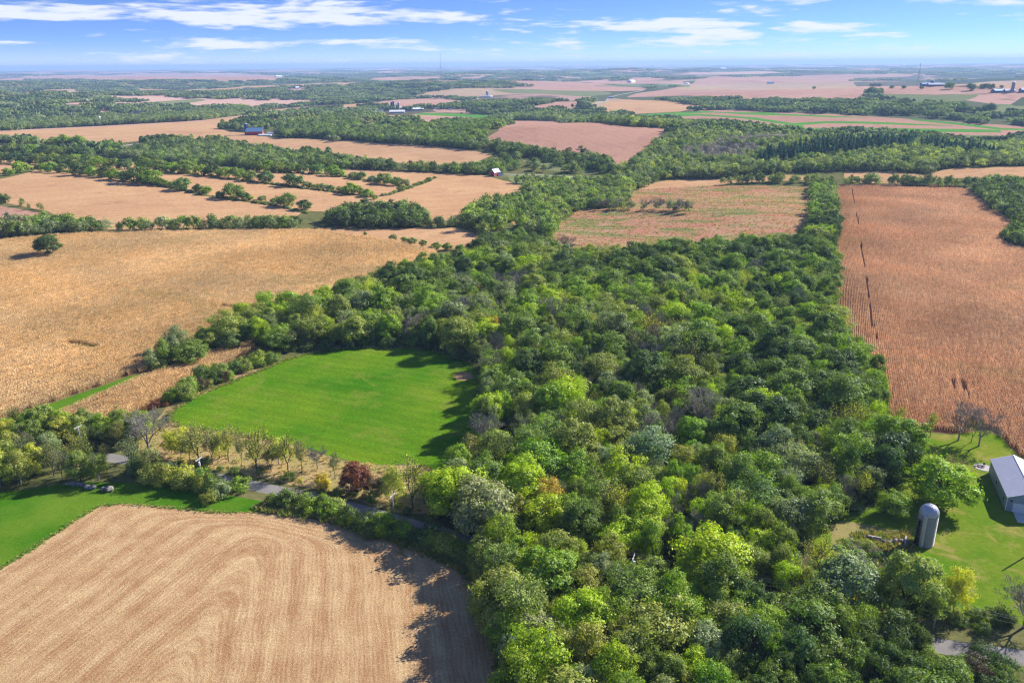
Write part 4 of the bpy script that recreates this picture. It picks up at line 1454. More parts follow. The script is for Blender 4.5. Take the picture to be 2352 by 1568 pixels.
rest = []
cnt = {'broad': sum(1 for s in SPECIAL if s[0] in ('oak', 'elm')), 'bare': 0, 'thin': 0}
for x, y, r, z in near:
    kind, tint = wood_look(x, y, z)
    key = 'bare' if kind == 'bare' else 'thin' if kind == 'sparse' else 'broad'
    lim = {'bare': 70, 'thin': 60}.get(key, 292)
    # a camera-side look: only trees in view become singles
    vis = abs(math.atan2(x, y)) < R(33.5) and math.hypot(x, y) > 112
    if vis and cnt[key] < lim:
        cnt[key] += 1
        plant(kind, x, y, r * (1.0 if kind != 'elm' else .92), hlaw(r), tint, z)
    else:
        rest.append((x, y, r, kind, tint))


def to_scatter(name, items, table, label, cat):
    """items (x, y, r, h, table key, tint rgb)"""
    keys = []
    meshes, dims, pos = [], [], {}
    for k, lst in table.items():
        pos[k] = (len(meshes), len(lst))
        for m, r, h in lst:
            meshes.append(m); dims.append((r, h))
    n = len(items)
    P = np.array([(i[0], i[1]) for i in items])
    idx = np.array([pos[i[4]][0] + PRNG.randrange(pos[i[4]][1]) for i in items])
    scl = np.array([(i[2] / dims[k][0], i[2] / dims[k][0], i[3] / dims[k][1]) for i, k in zip(items, idx)])
    tint = np.array([i[5] for i in items])
    rz = np.array([PRNG.uniform(0, 6.28) for _ in items])
    z = hgt(P[:, 0], P[:, 1]) - .1
    return scatter(name, np.column_stack([P, z]), rz, scl, idx, tint, meshes, label, cat)


def jt(t, j=.2):
    c = TINT[t][0] if isinstance(t, str) else t
    k = 1 + PRNG.uniform(-j, j)
    return (c[0] * k, c[1] * k, c[2] * k)


NEAR_T = {k: [(TWIN[k][i], PROTO[k][i]['r'], PROTO[k][i]['h']) for i in range(len(TWIN[k]))] for k in TWIN}
to_scatter('woodland', [(x, y, r, hlaw(r), k, jt(t)) for x, y, r, k, t in rest], NEAR_T, 'dense green canopy of the wood running back to the prairie', 'woodland')
ug = []
for z, n_ in (('main', 9000), ('south', 1500)):
    lo, hi = W[z].min(0), W[z].max(0)
    Q = wr.uniform(lo, hi, (n_, 2)); Q = Q[inpoly(Q, W[z])]
    ug += [(x, y, PRNG.uniform(1.4, 2.6), PRNG.uniform(1.6, 4.2), 'shrub', jt(PRNG.choice(['mid', 'olive', 'dark', 'sage', 'olive']))) for x, y in Q if abs(math.atan2(x, y)) < R(36)]
to_scatter('undergrowth', ug, {'shrub': NEAR_T['shrub']}, 'leafy undergrowth below the trees of the wood', 'undergrowth')
hb_ = []
for hp, n_ in ((HEDGE_A, 170), (HEDGE_B, 190), (HEDGE_C, 150)):
    C = densify(survey(hp), False, None, 0, .004)
    for _ in range(n_):
        k_ = PRNG.randrange(len(C) - 1); f_ = PRNG.random()
        p = C[k_] * (1 - f_) + C[k_ + 1] * f_
        r = PRNG.uniform(.9, 2.2)
        hb_.append((p[0] + PRNG.gauss(0, 1), p[1] + PRNG.gauss(0, 1), r, r * 1.1, 'shrub', jt(PRNG.choice(['mid', 'olive', 'sage', 'dark']))))
to_scatter('hedge_brush', hb_, {'shrub': NEAR_T['shrub']}, 'low brush and weeds along the hedgerows of the bean field', 'brush')
print('near trees', len(near), 'rest', len(rest), cnt)

# ------------------------------------------------------------------ woods of the middle distance
LT = {'round': [(LIGHT[i], 5.5, 11.8) for i in range(4)], 'loose': [(LIGHT[i], 4.6, 11.8) for i in (4, 5)], 'pine': [(LIGHT[i], 3.3, 18.2) for i in (6, 7)], 'bare': [(PROTO['bare'][i]['crown'], PROTO['bare'][i]['r'], 12.0) for i in range(3)]}
PINES = [survey(p) for p in ([(1735, 374, 5), (1760, 352, 5), (1830, 338, 5), (1955, 322, 5), (2088, 320, 5), (2105, 334), (2090, 350), (1985, 358), (1900, 368), (1800, 380)],
                             [(2110, 335, 5), (2150, 330, 5), (2290, 353, 5), (2270, 366), (2180, 357), (2120, 350)])]
BARE = [survey(p) for p in ([(1640, 322, 5), (1800, 314, 5), (1905, 316, 5), (1890, 328), (1720, 338), (1650, 335)], [(1575, 345, 4), (1650, 338), (1740, 345), (1752, 358), (1720, 372), (1570, 374)])]
mid = []
pines = []


def soft(t, j=.22, k=.3):
    c = np.array(jt(t, j)); g = np.array((.17, .19, .10)) * c.mean() / .153
    return tuple(c * (1 - k) + g * k)


def fillwood(zone, s, tints, rr=(3.6, 6.4), h0=1.35, hb=3.8):
    poly = W[zone] if isinstance(zone, str) else zone
    D = dart(poly, rr[0], rr[1], .60, wr, int(12 * abs(np.ptp(poly[:, 0]) * np.ptp(poly[:, 1])) / (s * s)), 1.0)
    for x, y, r in D:
        if abs(math.atan2(x, y)) > R(38):
            continue
        q = np.array([[x, y]])
        if zone == 'north':
            if any(inpoly(q, p)[0] for p in PINES) and PRNG.random() < .88:
                pines.append((x, y, r))
                continue
            if any(inpoly(q, p)[0] for p in BARE) and PRNG.random() < .85:
                mid.append((x, y, r, hb + h0 * r, PRNG.choice(['bare', 'loose', 'loose']), jt((.34, .28, .33), .15)))
                continue
        t = tints[int(PRNG.random() * len(tints))]
        mid.append((x, y, r, (hb + h0 * r) * PRNG.uniform(.85, 1.15), 'loose' if t in ('sage', 'olive', 'gold') and PRNG.random() < .5 else 'round', soft(t, .25)))


fillwood('west', 9, ['dark', 'mid', 'mid', 'olive', 'sage', 'sage', 'fresh', 'deep'])
fillwood('creek_a', 9, ['dark', 'mid', 'olive', 'lime', 'fresh', 'mid'])
fillwood('creek_b', 9, ['mid', 'olive', 'fresh', 'lime', 'sage', 'dark', 'olive'])
fillwood('clump', 9, ['dark', 'dark', 'deep', 'mid'])
fillwood('hedge_long', 8, ['mid', 'olive', 'sage', 'fresh', 'dark', 'sage', 'fresh'], (2.2, 6.2))
fillwood('band', 11, ['olive', 'sage', 'mid', 'olive', 'dark', 'sage'], (4.5, 7))
fillwood('hedgeline', 8, ['mid', 'fresh', 'olive', 'dark'], (3.0, 5.2))
fillwood('east', 9, ['deep', 'dark', 'dark', 'mid', 'sage'])
fillwood('east_b', 9, ['dark', 'mid', 'olive'], (3, 5))
fillwood('north', 10, ['olive', 'olive', 'sage', 'gold', 'mid', 'dark', 'sage', 'olive'], (4, 6.6))
fillwood('belt', 10, ['olive', 'sage', 'mid', 'gold', 'dark'], (4.5, 6.5))
fillwood('farmwood', 10, ['mid', 'olive', 'sage', 'dark', 'deep', 'fresh', 'mid'], (4.4, 6.8))
fillwood('middle', 9, ['dark', 'deep', 'mid', 'dark', 'olive'])
# scattered scrub trees between the creek woods and along field ends
for line, n, wid, tints, rr in (
    ([(1180, 420), (1300, 420), (1420, 425), (1500, 420)], 26, 14, ['mid', 'olive', 'sage', 'fresh'], (2.5, 5)),
    ([(1380, 482), (1440, 480), (1500, 483), (1580, 487)], 40, 7, [(.24, .20, .20), 'sage', 'olive', (.24, .21, .21)], (2.6, 4.6)),
    ([(1650, 425), (1720, 420), (1800, 418), (1870, 420)], 26, 7, ['mid', 'dark', 'fresh', 'olive'], (2.4, 4.8)),
    ([(1930, 425), (2000, 424), (2070, 424), (2140, 426), (2230, 428)], 34, 8, ['mid', 'dark', 'sage', 'olive', 'deep'], (2.8, 5.5)),
    ([(1200, 375), (1260, 385), (1330, 395), (1400, 400)], 30, 30, ['mid', 'dark', 'olive', 'sage'], (3, 6)),
    ([(1110, 395), (1140, 385), (1180, 392)], 16, 16, ['mid', 'olive', 'fresh', 'dark'], (3, 5.5)),
    ([(0, 464), (50, 473), (100, 485)], 9, 3, ['dark', 'mid'], (1.8, 3.5)),
    ([(980, 520), (1040, 520)], 10, 4, ['mid', 'sage', 'dark'], (2, 3.6)),
    ([(560, 300), (600, 296), (640, 292)], 18, 25, ['mid', 'dark', 'olive', 'sage'], (3.5, 6)),
    ([(1285, 357), (1300, 352), (1338, 341)], 16, 2, ['brown', 'olive'], (1.2, 2.2)),
):
    C = densify(survey(line), False, None, 0, .02)
    for _ in range(n):
        k_ = PRNG.randrange(len(C) - 1); f_ = PRNG.random()
        p = C[k_] * (1 - f_) + C[k_ + 1] * f_ + np.array([PRNG.gauss(0, wid), PRNG.gauss(0, wid)]) * .6
        r = PRNG.uniform(*rr)
        mid.append((p[0], p[1], r, 2.5 + 1.7 * r, PRNG.choice(['bare', 'bare', 'loose'] if n == 40 else ['round', 'loose']), soft(tints[PRNG.randrange(len(tints))])))
pines.sort(key=lambda t: math.hypot(t[0], t[1]))
mid += [(x, y, PRNG.uniform(3.2, 5.0), PRNG.uniform(10.5, 18), 'pine', jt('pinegreen')) for x, y, r in pines[280:]]
to_scatter('distant_woodland', mid, LT, 'mixed woods and thickets between the fields of the middle distance', 'woodland')
print('mid trees', len(mid), 'pines', len(pines))
pines.sort(key=lambda t: math.hypot(t[0], t[1]))
for i, (x, y, r) in enumerate(pines[:280]):
    plant('pine', x, y, PRNG.uniform(3.2, 5.0), PRNG.uniform(10.5, 18), 'pinegreen', 'pines')

# far woods: pieces of canopy out to the horizon
gr = np.random.default_rng(44)
P = []
for r0, r1, cell in ((1050, 2600, 34), (2600, 5200, 44), (5200, 9000, 70), (9000, 16000, 120)):
    m = int(2 * R(36) * (r1 ** 2 - r0 ** 2) / 2 / cell ** 2)
    rr = np.sqrt(gr.uniform(r0 ** 2, r1 ** 2, m)); aa = gr.uniform(-R(36), R(36), m)
    P.append(np.column_stack([rr * np.sin(aa), rr * np.cos(aa), np.full(m, cell)]))
P = np.concatenate(P)
ok = np.ones(len(P), bool)
for nm, m, D in REG:
    if m in ('m_floor',):
        continue
    ok &= ~inpoly(P[:, :2], D)
rr = np.hypot(P[:, 0], P[:, 1])
for z in ('west', 'north', 'belt', 'farmwood', 'middle', 'band'):
    ok &= ~inpoly(P[:, :2], W[z])
nf = lobehash(P[:, 0], P[:, 1], 330, 1.2) * .6 + lobehash(P[:, 0], P[:, 1], 810, 3.3) * .6 + lobehash(P[:, 0], P[:, 1], 120, .4) * .25
leftish = P[:, 0] < P[:, 1] * .05
for fx, fy in ((895, 259), (930, 260), (965, 257), (1000, 256), (1030, 256), (1115, 222), (600, 312), (640, 312), (1600, 200), (2130, 199), (2170, 199), (2290, 212), (2330, 212), (230, 284), (683, 205), (318, 268), (1395, 232), (1770, 196)):
    c_ = at(fx, fy); dd = c_[:2] / np.hypot(*c_[:2])
    al = (P[:, :2] - c_[:2]) @ dd; ac = np.abs((P[:, :2] - c_[:2]) @ np.array([dd[1], -dd[0]]))
    ok &= ~((al > -.16 * np.hypot(*c_[:2])) & (al < 70) & (ac < 55))
ok &= (nf > np.where(rr < 2600, .46, np.where(leftish, .68, .80))) & ~((rr < 1250) & (np.abs(np.arctan2(P[:, 0], P[:, 1])) < R(8)))
P = P[ok]
n = len(P)
base = np.array([TINT[k][0] for k in ('dark', 'mid', 'deep', 'olive', 'sage')])
tint = base[gr.integers(0, 5, n)] * gr.uniform(.75, 1.25, (n, 1))
tint = tint * .65 + .35 * np.array((.17, .19, .10)) * (tint.mean(1, keepdims=True) / .153)
k = P[:, 2] / 44
scl = np.stack([k * 1.0, k * 1.0, gr.uniform(.75, 1.15, n)], 1)
scatter('far_woodland', np.column_stack([P[:, :2], hgt(P[:, 0], P[:, 1]) - .3]), gr.uniform(0, 6.28, n), scl, gr.integers(0, len(GROVES), n), tint, GROVES, 'blue-green woods fading toward the horizon', 'woodland')
print('groves', n)

# ------------------------------------------------------------------ hedgerow trees of the bean field, one by one
z4 = lambda x, y: (x / 3, 306.25 + y / 3)
z5 = lambda x, y: (784 + x / 3, 306.25 + y / 3)
HR = [(z4(*p), w, 'a') for p, w in (((60, 290), 26), ((140, 272), 40), ((290, 262), 30), ((350, 266), 34), ((420, 272), 32), ((480, 276), 16), ((548, 288), 46), ((640, 294), 34), ((722, 302), 36), ((795, 318), 38),
                                   ((862, 326), 36), ((955, 340), 58), ((1045, 348), 52), ((1105, 360), 30), ((1150, 366), 22), ((1190, 370), 22), ((1257, 392), 46), ((1370, 404), 30), ((1425, 420), 30), ((1520, 442), 24), ((1612, 446), 56),
                                   ((1690, 458), 30), ((1725, 460), 20), ((1812, 472), 26), ((1885, 482), 20), ((1980, 502), 54), ((2098, 528), 40))]
HR += [(z4(*p), w, 'b') for p, w in (((440, 222), 30), ((520, 228), 36), ((610, 232), 36), ((690, 238), 40), ((780, 244), 40), ((860, 248), 40), ((1000, 258), 40), ((1100, 266), 44), ((1180, 270), 40), ((1275, 276), 50), ((1390, 288), 38), ((1470, 294), 44), ((1550, 304), 40), ((1640, 312), 42),
                                     ((1722, 328), 38), ((1830, 338), 44), ((2020, 366), 52), ((2110, 374), 26), ((2145, 378), 22), ((2190, 378), 18), ((2228, 388), 26), ((2280, 394), 22), ((2340, 400), 20))]
HR += [(z5(*p), w, 'b') for p, w in (((6, 408), 22), ((70, 418), 44), ((115, 420), 34), ((180, 438), 32), ((235, 455), 18))]
HR += [(z4(*p), w, 'c') for p, w in (((1000, 240), 40), ((1080, 246), 40), ((1320, 240), 40), ((1420, 246), 38), ((1700, 262), 42), ((1770, 266), 44), ((1850, 268), 44), ((1920, 270), 40), ((2010, 272), 40), ((2085, 274), 40), ((2190, 280), 42), ((2290, 294), 42), ((2345, 298), 30))]
HR += [(z5(*p), w, 'c') for p, w in (((85, 312), 28), ((135, 320), 32), ((212, 332), 24), ((250, 342), 24), ((295, 350), 46), ((380, 360), 36), ((445, 362), 26), ((415, 398), 26), ((605, 330), 16))]
HR += [((v, 357 + .05 * (v - 40)), 40, 'top') for v in (5, 30, 55, 80, 105, 130, 155, 178, 200)]
HR += [((v, 375 + .03 * v), 40, 'mid') for v in (10, 38, 66, 95, 125, 150, 176, 200)]
for b, w in (((120, 334), 24), ((150, 336), 40), ((180, 339), 42), ((258, 350), 40), ((275, 352), 30)):
    HR.append((b, w, 'lane'))
for b, w in (((361, 551), 0), ):
    pass
HR += [(z5(*p), w, 'bean') for p, w in (((165, 700), 8), ((360, 736), 24), ((440, 752), 24), ((495, 764), 28), ((565, 774), 24), ((655, 798), 28), ((732, 804), 30), ((820, 806), 26), ((612, 802), 14))]
for (b, w, row) in HR:
    x, y = px(b)
    d = math.hypot(x, y, CAM_H)
    r = max(1.2, w / 3 * d / FOC * 1.18)
    tint = PRNG.choice(['dark', 'mid', 'mid', 'fresh', 'deep'] if w > 28 else ['mid', 'olive', 'sage', 'fresh'])
    plant('hedge', x, y, r, max(2.4, r * 1.42), tint, 'row ' + row)

# single trees dotted over the far fields
for b, w in (((1385, 260), 26), ((1404, 262), 26), ((1455, 263), 26), ((1060, 262), 16), ((1062, 231), 24), ((1870, 205), 26), ((2002, 218), 70), ((2117, 205), 30), ((2180, 205), 60), ((2230, 208), 60), ((2300, 203), 26), ((2076, 204), 30), ((2048, 204), 30), ((507, 297), 40), ((2270, 262), 90)):
    x, y = px(b)
    d = math.hypot(x, y, CAM_H)
    r = w / 3 * d / FOC * .42
    plant('hedge', x, y, r, r * 1.6, PRNG.choice(['dark', 'deep', 'mid']), 'far')

# ------------------------------------------------------------------ shrubs along the road, the meadow edge and the ruin
SH = []


def shrubline(line, n, wid, rr, tints, zone, hk=1.25):
    C = densify(survey(line), False, None, 0, .006)
    for i in range(n):
        p = C[int((i + PRNG.random()) / n * (len(C) - 1))]
        SH.append((p[0] + PRNG.gauss(0, wid), p[1] + PRNG.gauss(0, wid), PRNG.uniform(*rr), PRNG.choice(tints), zone, hk))


shrubline([(640, 1150), (690, 1165), (760, 1180), (830, 1205)], 18, 1.4, (1.5, 2.9), ['olive', 'fresh', 'mid', 'dark', 'brown'], 'stubble verge')
shrubline([(850, 1212), (930, 1235), (1000, 1252), (1080, 1275), (1125, 1300)], 26, 1.8, (1.8, 3.4), ['fresh', 'mid', 'dark', 'olive', 'lime'], 'stubble verge')
shrubline([(1125, 1320), (1150, 1400), (1170, 1500)], 16, 1.8, (1.8, 3.6), ['olive', 'sage', 'mid', 'olive', 'gold'], 'stubble wood edge')
shrubline([(330, 1085), (400, 1104), (470, 1122), (545, 1138)], 30, 1.5, (1.6, 3.3), ['olive', 'fresh', 'sage', 'mid', 'olive', 'gold'], 'pole verge', 1.5)
shrubline([(400, 1058), (520, 1080), (640, 1100), (760, 1124), (860, 1150), (960, 1180)], 20, .9, (.8, 1.9), ['dark', 'olive', 'mid', 'gold'], 'meadow side of the road')
shrubline([(400, 925), (440, 900), (490, 880), (545, 855), (600, 835), (640, 822)], 36, 1.8, (1.7, 3.5), ['brown', 'olive', 'mid', 'fresh', 'olive', 'mid', 'dark'], 'meadow corn edge', 1.6)
shrubline([(330, 945), (380, 930), (410, 915)], 5, 1.2, (1.2, 2.0), ['rust', 'brown'], 'meadow corn edge', 1.1)
shrubline([(700, 806), (800, 797), (900, 794), (1000, 804), (1080, 832)], 18, 1.5, (1.6, 2.8), ['dark', 'mid', 'deep'], 'meadow wood edge', 1.3)
shrubline([(1950, 1250), (1990, 1270), (2030, 1280), (2060, 1300)], 14, 2.6, (.9, 1.9), ['olive', 'dark', 'mid', 'brown'], 'ruin', 1.2)
shrubline([(2090, 1385), (2130, 1395), (2180, 1420), (2240, 1430), (2300, 1440), (2352, 1450)], 20, 1.6, (1.3, 2.6), ['dark', 'mid', 'olive', 'deep'], 'yard road edge')
shrubline([(2210, 1545), (2280, 1555), (2352, 1570)], 12, 2.0, (1.6, 2.8), ['dark', 'deep', 'mid', 'brown'], 'road corner')
for x, y, r, t, z, hk in SH:
    plant('shrub', x, y, r, r * hk * PRNG.uniform(.85, 1.25), t, z)
# brambles and bare brush in the ruin
for i in range(24):
    x, y = px((1965 + 125 * PRNG.random(), 1262 + 105 * PRNG.random()))
    plant('bare', x, y, PRNG.uniform(1.4, 2.4), PRNG.uniform(1.8, 3.6), 'grey', 'ruin', name='bare_shrub')
# roadside thicket at the left
grass('tall_grass', VERGE, 900, [(.66, .48, .27), (.60, .42, .22), (.42, .38, .14), (.62, .40, .24)], 'dry tall grass between the meadow and the road', (.5, 1.0))
grass('tall_grass', None, 2600, [(.30, .30, .09), (.22, .26, .06), (.42, .33, .14)], 'rough grass along the stubble side of the road', (.7, 1.4), [(600, 1165), (700, 1178), (800, 1200), (900, 1235), (1000, 1268), (1090, 1320), (1140, 1400), (1166, 1560)], 1.1)
grass('tall_grass', None, 650, [(.30, .36, .08), (.56, .44, .2), (.18, .30, .05)], 'ragged grass where lawn, road and stubble meet', (.25, .55), [(-40, 1330), (0, 1306), (100, 1242), (200, 1178), (234, 1160), (330, 1160), (520, 1177), (612, 1174)], .5)
grass('tall_grass', None, 2400, [(.44, .36, .16), (.30, .30, .09), (.20, .26, .05)], 'ragged tall grass round the margin of the meadow', (.35, .8), [(640, 1013), (520, 993), (420, 981), (388, 955), (440, 914), (500, 889), (560, 866), (610, 846), (650, 828), (760, 803), (960, 801), (1085, 836), (1100, 930), (1092, 985)], .8)
grass('tall_grass', RUIN, 1300, [(.30, .30, .09), (.42, .30, .14), (.16, .20, .05)], 'weeds and tall grass in and around the ruin')
grass('tall_grass', PRAIRIE, 5000, [(.56, .30, .20), (.50, .36, .20), (.40, .30, .15), (.54, .36, .22)], 'tall reddish prairie grass on the slope beyond the wood', (.6, 1.3))
tk = survey([(-60, 1040), (0, 1055), (80, 1062), (200, 1068), (300, 1074), (380, 1086), (350, 1100), (250, 1102), (120, 1108), (0, 1120), (-60, 1128)])
for x, y, r in dart(tk, 2.8, 5.2, .62, wr, 900):
    k = PRNG.choice(['elm', 'elm', 'sparse', 'sparse', 'oak'])
    plant(k, x, y, r, 5.0 + 1.7 * r, PRNG.choice(['olive', 'olive', 'mid', 'sage', 'sage', 'olive', 'gold']), 'roadside thicket')
tk = survey([(60, 1000), (200, 995), (300, 985), (330, 1000), (320, 1030), (200, 1035), (60, 1025), (-60, 1020), (-60, 990)])
for x, y, r in dart(tk, 2.4, 4.6, .60, wr, 900):
    k = PRNG.choice(['elm', 'elm', 'sparse', 'oak'])
    plant(k, x, y, r, 4.6 + 1.6 * r, PRNG.choice(['olive', 'gold', 'mid', 'olive', 'fresh', 'sage']), 'corner thicket')


# ------------------------------------------------------------------ the yard: barn, silo, ruin
def gable(name, loc, u, L, Wd, eave, ridge, wall, roof, label, cat='barn', over=.35, trim=None, doors=(), windows=(), ribs=0, group=None, kids=True):
    """gabled building: loc = middle of the floor, u = direction of the ridge; doors/windows: (side, along, width, z0, height)"""
    root = empty(name, loc, math.atan2(u[1], u[0]))
    a, b = L / 2, Wd / 2
    m = MB()
    v = [(-a, -b, -.6), (a, -b, -.6), (a, b, -.6), (-a, b, -.6), (-a, -b, eave), (a, -b, eave), (a, b, eave), (-a, b, eave), (-a, 0, ridge), (a, 0, ridge)]
    m.add(v, [(0, 1, 5, 4), (2, 3, 7, 6), (1, 2, 6, 9, 5), (3, 0, 4, 8, 7)])
    m.build('wall', wall, root)
    sl = (ridge - eave) / b
    for s in (-1, 1):
        m = MB()
        o, t = over, .14
        y0, z0 = s * (b + o), eave - sl * o + .05
        A = [(-a - o, y0, z0), (a + o, y0, z0), (a + o, 0, ridge + .05), (-a - o, 0, ridge + .05)]
        B = [(x, y, z + t) for x, y, z in A]
        q = [(0, 1, 2, 3), (7, 6, 5, 4), (0, 4, 5, 1), (1, 5, 6, 2), (2, 6, 7, 3), (3, 7, 4, 0)]
        m.add(A + B, q if s < 0 else [f[::-1] for f in q])
        n = int(L / ribs) if ribs else 0
        for i in range(n):
            x = -a - o + (i + .5) * (L + 2 * o) / n
            m.add([(x - .03, y0, z0 + t), (x + .03, y0, z0 + t), (x + .03, 0, ridge + .05 + t), (x - .03, 0, ridge + .05 + t), (x, y0, z0 + t + .025), (x, 0, ridge + .075 + t)],
                  [(0, 4, 5, 3), (4, 1, 2, 5), (0, 1, 4)])
        m.build('roof_slope', roof, root)
    if trim:
        m = MB().box((0, 0, ridge + .2), (L + 2 * over, .36, .08)); m.build('ridge_cap', trim, root)
        for e in (-1, 1):
            m = MB()
            x = e * (a + over + .04)
            for s in (-1, 1):
                m.tube((x, s * (b + over), eave - sl * over + .1), (x, 0, ridge + .1), .11, n=4)
            m.build('gable_trim', trim, root)
            for s in (-1, 1):
                MB().box((e * (a + .03), s * (b + .0), eave / 2), (.16, .16, eave)).build('corner_trim', trim, root)
    for kind, mat, lst in (('door', 'm_door', doors), ('window', 'm_glass_dark', windows)):
        for side, al, w, z, h in lst:
            if side in ('l', 'r'):
                c, s = (al, (-1 if side == 'r' else 1) * (b + .03), z + h / 2), (w, .08, h)
            else:
                c, s = ((-1 if side == 'f' else 1) * (a + .03), al, z + h / 2), (.08, w, h)
            d = MB().box(c, s).build(kind, mat, root)
            if kind == 'door' and h > 2 and w > 2:
                m = MB()
                k = 4
                for i in range(1, k):
                    zz = z + h * i / k
                    m.box((c[0] + (-.05 if side == 'f' else .05 if side == 'b' else 0), c[1] + (.05 if side == 'l' else -.05 if side == 'r' else 0), zz), (s[0] if s[0] > .1 else .03, s[1] if s[1] > .1 else .03, .05))
                m.build('seam', 'm_steel', d)
    tag(root, label, cat, group)
    return root


bu = Vector((.338, .941, 0)); bw = Vector((.941, -.338, 0))
FLc = Vector((129.4, 183.0, 0)); bl, bwid = 21.6, 10.5
bc = FLc + bu * (bl / 2) + bw * (bwid / 2)
bc.z = float(hgt(bc.x, bc.y))
# local x runs from the front gable to the back; local +y is the side facing the wood
gable('barn', bc, bu, bl, bwid, 4.1, 6.25, 'm_wall_metal', 'm_roof_metal', 'grey metal gabled barn cut off by the frame beside the lawn', 'barn', .3, 'm_white',
      [('f', bwid / 2 - 3.3, 3.5, .05, 2.5), ('f', bwid / 2 - 7.4, 3.5, .05, 2.5)], [('l', -7.5, .9, 1.5, .8), ('l', 1.5, .9, 1.5, .8), ('f', bwid / 2 - 1.0, .6, 2.9, .4)], .9)
q = FLc + bw * 5.6 - bu * 2.8
ap = MB().box((0, 0, .03), (5.4, 7.6, .12)).build('concrete_apron', 'm_apron')
ap.location = (q.x, q.y, float(hgt(q.x, q.y))); ap.rotation_euler = (0, 0, math.atan2(bu.y, bu.x))
tag(ap, 'pale concrete apron in front of the barn doors', 'apron')


def silo(name, loc, r, h, dome, body, cap, label, chute=None, hoops=0, n=32, cat='silo', group=None, ribs=0):
    root = empty(name, loc)
    MB().lathe([(r, -.5), (r, h)], n).build('body', body, root, True)
    prof = [(r * 1.03 * math.cos(t), h + dome * math.sin(t)) for t in np.linspace(0, PI / 2 * .98, 9)]
    d = MB().lathe([(r * 1.03, h - .25)] + prof, n).build('dome', cap, root, True)
    if ribs:
        for i in range(ribs):
            a = 2 * PI * i / ribs
            m = MB()
            pp = [Vector((p[0] * math.cos(a) * 1.004, p[0] * math.sin(a) * 1.004, p[1] + .01)) for p in prof]
            for p, q_ in zip(pp[:-1], pp[1:]):
                m.tube(p, q_, .035, n=3, cap=False)
            m.build('rib', cap, d)
    for i in range(hoops):
        z = .35 + (h - .6) * i / (hoops - 1)
        MB().lathe([(r + .004, z - .05), (r + .05, z - .03), (r + .05, z + .03), (r + .004, z + .05)], n).build('hoop', 'm_steel', root)
    if chute is not None:
        c, s = math.cos(chute), math.sin(chute)
        m = MB().lathe([(.48, .2), (.48, h + .1)], 12, (c * (r + .12), s * (r + .12), 0))
        m.build('chute', 'm_galv', root, True)
        MB().lathe([(.5, h + .1), (.3, h + .45), (.02, h + .6)], 12, (c * (r + .12), s * (r + .12), 0)).build('chute_hood', cap, root, True)
    tag(root, label, cat, group)
    return root


sx, sy = 100.75, 168.2
S0 = silo('silo', gpt(sx, sy), 2.15, 8.5, 2.35, 'm_concrete', 'm_galv', 'tall concrete stave silo with a rounded metal dome on the lawn', -2.35, 16, 40, ribs=16)
MB().tube((1.9, .9, 8.0), (2.45, 1.15, 8.0), .09).tube((2.45, 1.15, 8.0), (2.5, 1.17, 8.3), .16).build('filler_pipe', 'm_white', S0)
m = MB()
a_ = -1.15
for k_ in (-.18, .18):
    m.tube((2.22 * math.cos(a_) - k_ * math.sin(a_), 2.22 * math.sin(a_) + k_ * math.cos(a_), .3), (2.22 * math.cos(a_) - k_ * math.sin(a_), 2.22 * math.sin(a_) + k_ * math.cos(a_), 8.6), .03, n=4)
for i in range(26):
    z_ = .5 + i * .32
    m.tube((2.22 * math.cos(a_) + .18 * math.sin(a_), 2.22 * math.sin(a_) - .18 * math.cos(a_), z_), (2.22 * math.cos(a_) - .18 * math.sin(a_), 2.22 * math.sin(a_) + .18 * math.cos(a_), z_), .018, n=3)
m.build('ladder', 'm_steel', S0)
# dark creeper climbing the silo's shaded flank
vr = np.random.default_rng(9)
na = 900
aa = vr.normal(-2.95, .16, na); zz = 7.0 * vr.uniform(0, 1, na) ** 1.6
Pv = np.stack([np.cos(aa) * (2.25 + vr.uniform(0, .25, na)), np.sin(aa) * (2.25 + vr.uniform(0, .25, na)), zz], 1)
V_, F_ = leaf_quads(Pv, np.stack([np.cos(aa), np.sin(aa), np.full(na, .3)], 1), .12, vr)
cre = link(bpy.data.objects.new('creeper', mesh_np('creeper', V_, F_, 'm_leaf')))
cre.location = gpt(sx, sy); cre.color = (.05, .05, .022, 1)
tag(cre, 'dark creeper climbing the shaded flank of the concrete silo', 'creeper')

# ruined stone foundation: walls of separate stones, broken in places
stone_meshes = []
for i in range(5):
    rg = random.Random(400 + i)
    m = MB()
    m.lathe([(.02, -.5), (.38, -.42), (.52, -.1), (.48, .25), (.22, .46), (.02, .5)], 7)
    m.v = [(x * rg.uniform(.8, 1.25), y * rg.uniform(.8, 1.25), z * rg.uniform(.85, 1.15)) for x, y, z in m.v]
    me = bpy.data.meshes.new('stone'); me.from_pydata(m.v, [], m.f); me.update()
    me.materials.append(MATS['m_stone_pale' if i % 2 else 'm_stone'])
    stone_meshes.append(me)


def stones_along(root, line, w, hmax, step=.75):
    C = densify(survey(line), False, None, 0, .002)
    seg = np.hypot(*np.diff(C, axis=0).T); s = np.concatenate([[0], np.cumsum(seg)])
    t = 0.0
    while t < s[-1]:
        x, y = np.interp(t, s, C[:, 0]), np.interp(t, s, C[:, 1])
        k = int(1 + hmax * PRNG.uniform(.3, 1.0) / .5)
        for j in range(k):
            o = link(bpy.data.objects.new('stone', PRNG.choice(stone_meshes)), root)
            o.location = (x - root.location.x + PRNG.gauss(0, w), y - root.location.y + PRNG.gauss(0, w), .22 + j * .42)
            o.rotation_euler = (PRNG.uniform(-.3, .3), PRNG.uniform(-.3, .3), PRNG.uniform(0, 6))
            f = PRNG.uniform(.55, 1.0)
            o.scale = (f * 1.1, f, f * .75)
        t += step * PRNG.uniform(.8, 1.3)


